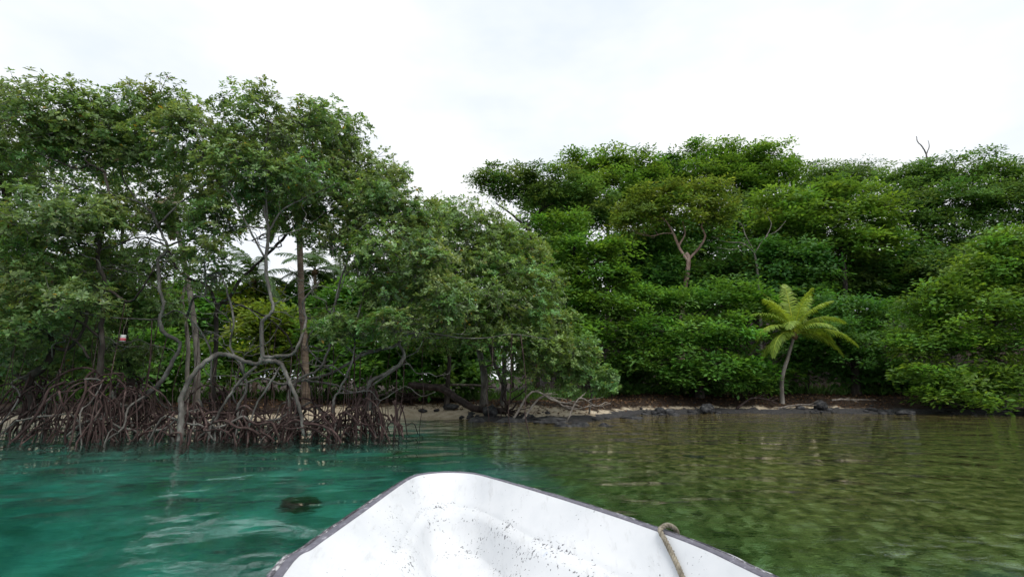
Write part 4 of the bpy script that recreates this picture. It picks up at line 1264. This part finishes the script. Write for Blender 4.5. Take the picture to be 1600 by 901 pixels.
# ------------------------------------------------------------------ fallen log, driftwood, rocks
def rock(label, px, py, Y, rx, ry, rz, mat='rock', name="rock", sink=.35, sub=3, top=None):
    import bmesh
    q = P(px, py, Y)
    bm = bmesh.new()
    bmesh.ops.create_icosphere(bm, subdivisions=sub, radius=1.0)
    sd = Vector((rng.uniform(0, 50), rng.uniform(0, 50), 0))
    for v in bm.verts:
        d = 1 + .30 * mnoise.noise(v.co * 1.3 + sd) + .16 * mnoise.noise(v.co * 3.1 + sd) + .06 * mnoise.noise(v.co * 8 + sd)
        v.co = Vector((v.co.x * rx * d, v.co.y * ry * d, v.co.z * rz * d))
    me = bpy.data.meshes.new(name); bm.to_mesh(me); bm.free()
    me.materials.append(M[mat])
    o = part(name, me, None)
    o.location = (q[0], Y, gz(q[0], Y) + rz * (1 - sink) if top is None else top - rz)
    o.rotation_euler = (0, 0, rng.uniform(0, 6.28))
    return tag(o, label, "rock", "rocks along the waterline")
rock("largest grey boulder at the waterline left of the small palm", 1105, 634, 25.6, .42, .34, .30)
rock("smaller dark rock left of the grey boulder", 1030, 632, 24.8, .30, .26, .18)
rock("brown lump of rock beneath the palm's right side", 1282, 630, 27.0, .34, .3, .30)
rock("pale rock in the shallows under the overhanging tree", 1415, 645, 24.6, .40, .3, .16)
rock("flat rock just left of the fallen log", 705, 637, 23.3, .38, .3, .14)
rock("small dark stone on the open sand nearest the water", 660, 641, 23.2, .22, .16, .09)
rock("small dark stone on the sand beside the flat rock", 682, 641, 23.3, .14, .12, .07)
rock("dark round rock against the fallen log's lower end", 766, 633, 21.0, .30, .28, .26)
rock("low black ledge rock at the point below the log", 800, 650, 19.9, .8, .5, .14)
rock("low black ledge rock right of the log's roots", 860, 652, 19.6, .9, .5, .13)
rock("ledge rock breaking the water off the point", 905, 664, 18.3, .7, .4, .30, top=.10)
rock("outermost small rock breaking the water off the point", 945, 668, 18.0, .5, .25, .30, top=.06)
rock("half-sunk rock on the point's left side", 745, 655, 19.9, .5, .35, .16)
rock("thin ledge rock between the point and the grey boulder", 985, 646, 21.8, .6, .35, .12)
rock("jagged low rock just left of the outermost one", 880, 668, 17.9, .4, .3, .25, top=.07)
rock("dark rock under the water left of the boat", 466, 785, 8.5, .34, .26, .5, top=-1.75, mat="weedy_rock")
rock("pale stone under the shallow water in front of the boulder", 1085, 703, 10.8, .22, .16, .10)

q0 = px_path([(640, 602), (690, 607, -.6), (718, 625, -1.4), (745, 638, -2.0), (790, 642, -2.6)], 23.6)
q0 = [np.array([p[0], p[1], max(p[2], gz(p[0], p[1]) + .10)]) for p in q0]
b_ = np.array([q0[0][0], q0[0][1], gz(q0[0][0], q0[0][1])])
log = thing("fallen_log", "dark reddish fallen trunk with upturned roots sloping to the water", "log", b_)
add_limb(log, b_, q0, .17, .14, M['wet_wood'], "trunk", 9)
for i in range(11):
    s = q0[-1] + rng.normal(size=3) * .06
    e = s + np.array([rng.uniform(-.5, 1.1), rng.uniform(-.6, .5), rng.uniform(.2, 1.2) if i % 3 else -.25])
    if e[2] < .1: e[2] = gz(e[0], e[1]) - .05
    add_limb(log, b_, wander(s, e, 5, .10), .05, .015, M['wet_wood'], "root", 6)
b2 = on_ground(640, 24.0)
rb = thing("root_plate", "dark upturned root plate at the back of the open sand", "root mass", b2)
for i in range(30):
    a = rng.uniform(0, 6.28); s = b2 + [0, 0, .3]
    e = b2 + np.array([math.cos(a) * rng.uniform(.3, 1.0), math.sin(a) * .4, rng.uniform(-.1, .75)])
    add_limb(rb, b2, wander(s, e, 5, .16), .05, .015, M['wet_wood'], "root", 6)

def drift(label, pts, Y, r0, r1, shoots=0, mat='driftwood', name="driftwood_branch", lift=.03):
    w_ = px_path(pts, Y)
    w_ = [np.array([p[0], p[1], max(p[2], gz(p[0], p[1]) + lift, r0 * .6)]) for p in w_]
    w_[0][2] = max(gz(w_[0][0], w_[0][1]), 0) + r0 * .5
    o = np.array([w_[0][0], w_[0][1], w_[0][2]])
    root_ = thing(name, label, "driftwood", o)
    add_limb(root_, o, w_, r0, r1, M[mat], "stem", 7)
    c = catmull(w_, 4)
    for i in range(shoots):
        s = c[rng.integers(len(c) // 4, len(c))]
        e = s + np.array([rng.uniform(.1, .7), rng.uniform(-.3, .3), rng.uniform(-.2, .25)])
        e[2] = max(e[2], gz(e[0], e[1]) + .02, .02)
        add_limb(root_, o, wander(s, e, 4, .05), r1 * 1.1, r1 * .4, M[mat], "shoot", 5)
    return root_
drift("pale forked driftwood branch reaching right from the log's roots", [(800, 622), (832, 612), (865, 625), (905, 634)], 19.9, .05, .02, 9, 'driftwood_pale')
drift("second pale driftwood branch crossing below the shrub", [(815, 610), (850, 618), (890, 638), (930, 632)], 20.0, .045, .018, 8, 'driftwood_pale')
drift("bare dead branch trailing towards the rocks", [(885, 600), (905, 622), (930, 634), (946, 628)], 19.8, .035, .014, 7, 'driftwood_pale')
drift("long grey log lying along the top of the sand", [(560, 608), (640, 606), (720, 601), (775, 604)], 25.0, .07, .05, 2)
drift("bleached stick on the shore below the small palm", [(1215, 634), (1250, 632), (1300, 634)], 26.9, .05, .02, 3)
drift("short pale log right of the palm's base", [(1300, 626), (1340, 624), (1370, 628)], 27.6, .06, .04, 2)
drift("dark root tangle on the bank left of the palm", [(1150, 628), (1175, 622), (1205, 626)], 27.0, .07, .03, 9, 'wet_wood')

# fallen leaf litter on the banks
n = 9000
xx = rng.uniform(-16, 24, n); tt_ = rng.gamma(2.0, 1.3, n) + .9
yy = shore(xx) + tt_
zz = height(xx, yy) + .012
D = norm(rng.normal(size=(n, 3)) * np.array([1, 1, .25])); N = np.array([0, 0, 1.0]) + rng.normal(size=(n, 3)) * .3
cc_ = np.array([[.16, .085, .045], [.09, .05, .03], [.24, .15, .08], [.05, .03, .022]])[rng.integers(0, 4, n)] * rng.uniform(.7, 1.2, (n, 1))
o_ = part("leaf_litter", leaf_mesh("leaf_litter", np.stack([xx, yy, zz], -1), D, N, rng.uniform(.08, .2, n), rng.uniform(.04, .09, n), cc_, M['dead_leaf'], (0, 0, 0)), None, "stuff")
tag(o_, "scattered brown dead leaves along the top of the beach", "leaf litter")
# ground ferns and grass tufts behind the beach
n = 16000
xx = rng.uniform(-26, 34, n); yy = shore(xx) + 4.2 + rng.gamma(2.0, 1.6, n)
zz = height(xx, yy)
cl_ = np.sin(xx * 1.7) * np.sin(yy * 1.3 + xx * .4)
keep = cl_ + rng.normal(size=n) * .5 > -.1
xx, yy, zz = xx[keep], yy[keep], zz[keep]; n = len(xx)
D = norm(rng.normal(size=(n, 3)) * np.array([.6, .6, .2]) + np.array([0, 0, 1.0])); N = rng.normal(size=(n, 3)) + np.array([0, -.8, .3])
cc_ = np.array([.07, .15, .03]) * rng.uniform(.6, 1.4, (n, 1))
o_ = part("grass", leaf_mesh("grass", np.stack([xx, yy, zz], -1), D, N, rng.uniform(.25, .75, n), rng.uniform(.03, .07, n), cc_, M['leaf'], (0, 0, 0)), None, "stuff")
tag(o_, "long green grass and ferns under the trees behind the beach", "grass")

# ------------------------------------------------------------------ small bottle caught in the mangroves
c = P(191.5, 533, 13.0)
bot = thing("plastic_bottle", "small white-topped pink and red plastic bottle hung in the mangroves", "bottle", c)
s = mpp(191, 530, 13.0)
def lathe(prof, k=14):
    mb_ = MB()
    mb_.tube(np.array([[0, 0, z] for r, z in prof]), [r for r, z in prof], k)
    return mb_
r_ = 4.0 * s
part("body", lathe([(r_ * .8, -.005), (r_ * .95, .004), (r_ * .95, .09), (r_ * .9, .10)]).mesh("body", M['white_plastic']), bot)
part("label_band", lathe([(r_ * .97, .012), (r_ * 1.0, .016), (r_ * 1.0, .085), (r_ * .97, .088)]).mesh("label_band", M['pink_label']), bot)
part("cap", lathe([(r_ * .86, .102), (r_ * .9, .106), (r_ * .9, .155), (r_ * .8, .165)]).mesh("cap", M['white_plastic']), bot)
mb = MB(); mb.tube(catmull(wander([0, 0, .16], [.02, .02, .62], 4, .03), 3), .004, 5)
part("string", mb.mesh("string", M['rope']), bot)

# ------------------------------------------------------------------ loose stones along the waterline
def stones():
    import bmesh
    bm = bmesh.new(); bmesh.ops.create_icosphere(bm, subdivisions=1, radius=1.0)
    bv = np.array([v.co[:] for v in bm.verts]); bf = np.array([[v.index for v in f.verts] for f in bm.faces]); bm.free()
    mb_ = MB()
    for i in range(420):
        x = rng.uniform(-2.6, 26); y = float(shore(x)) + rng.normal() * .75 + .2
        if math.sin(x * .8 + 1) + math.sin(x * 2.1) + rng.normal() * .4 < .35:
            continue
        r = .05 + rng.gamma(1.3, .055)
        v = bv * (1 + rng.normal(size=(len(bv), 1)) * .16) * np.array([r, r * rng.uniform(.6, 1), r * rng.uniform(.35, .7)])
        a = rng.uniform(0, 6.28); c_, s_ = math.cos(a), math.sin(a)
        v = v @ np.array([[c_, s_, 0], [-s_, c_, 0], [0, 0, 1]])
        mb_.add(v + np.array([x, y, gz(x, y) + r * .12]), T=bf)
    return mb_.mesh("shore_stones", M['rock'], smooth=False)
o_ = part("shore_stones", stones(), None, "stuff")
tag(o_, "small dark loose stones strewn along the waterline", "stones")
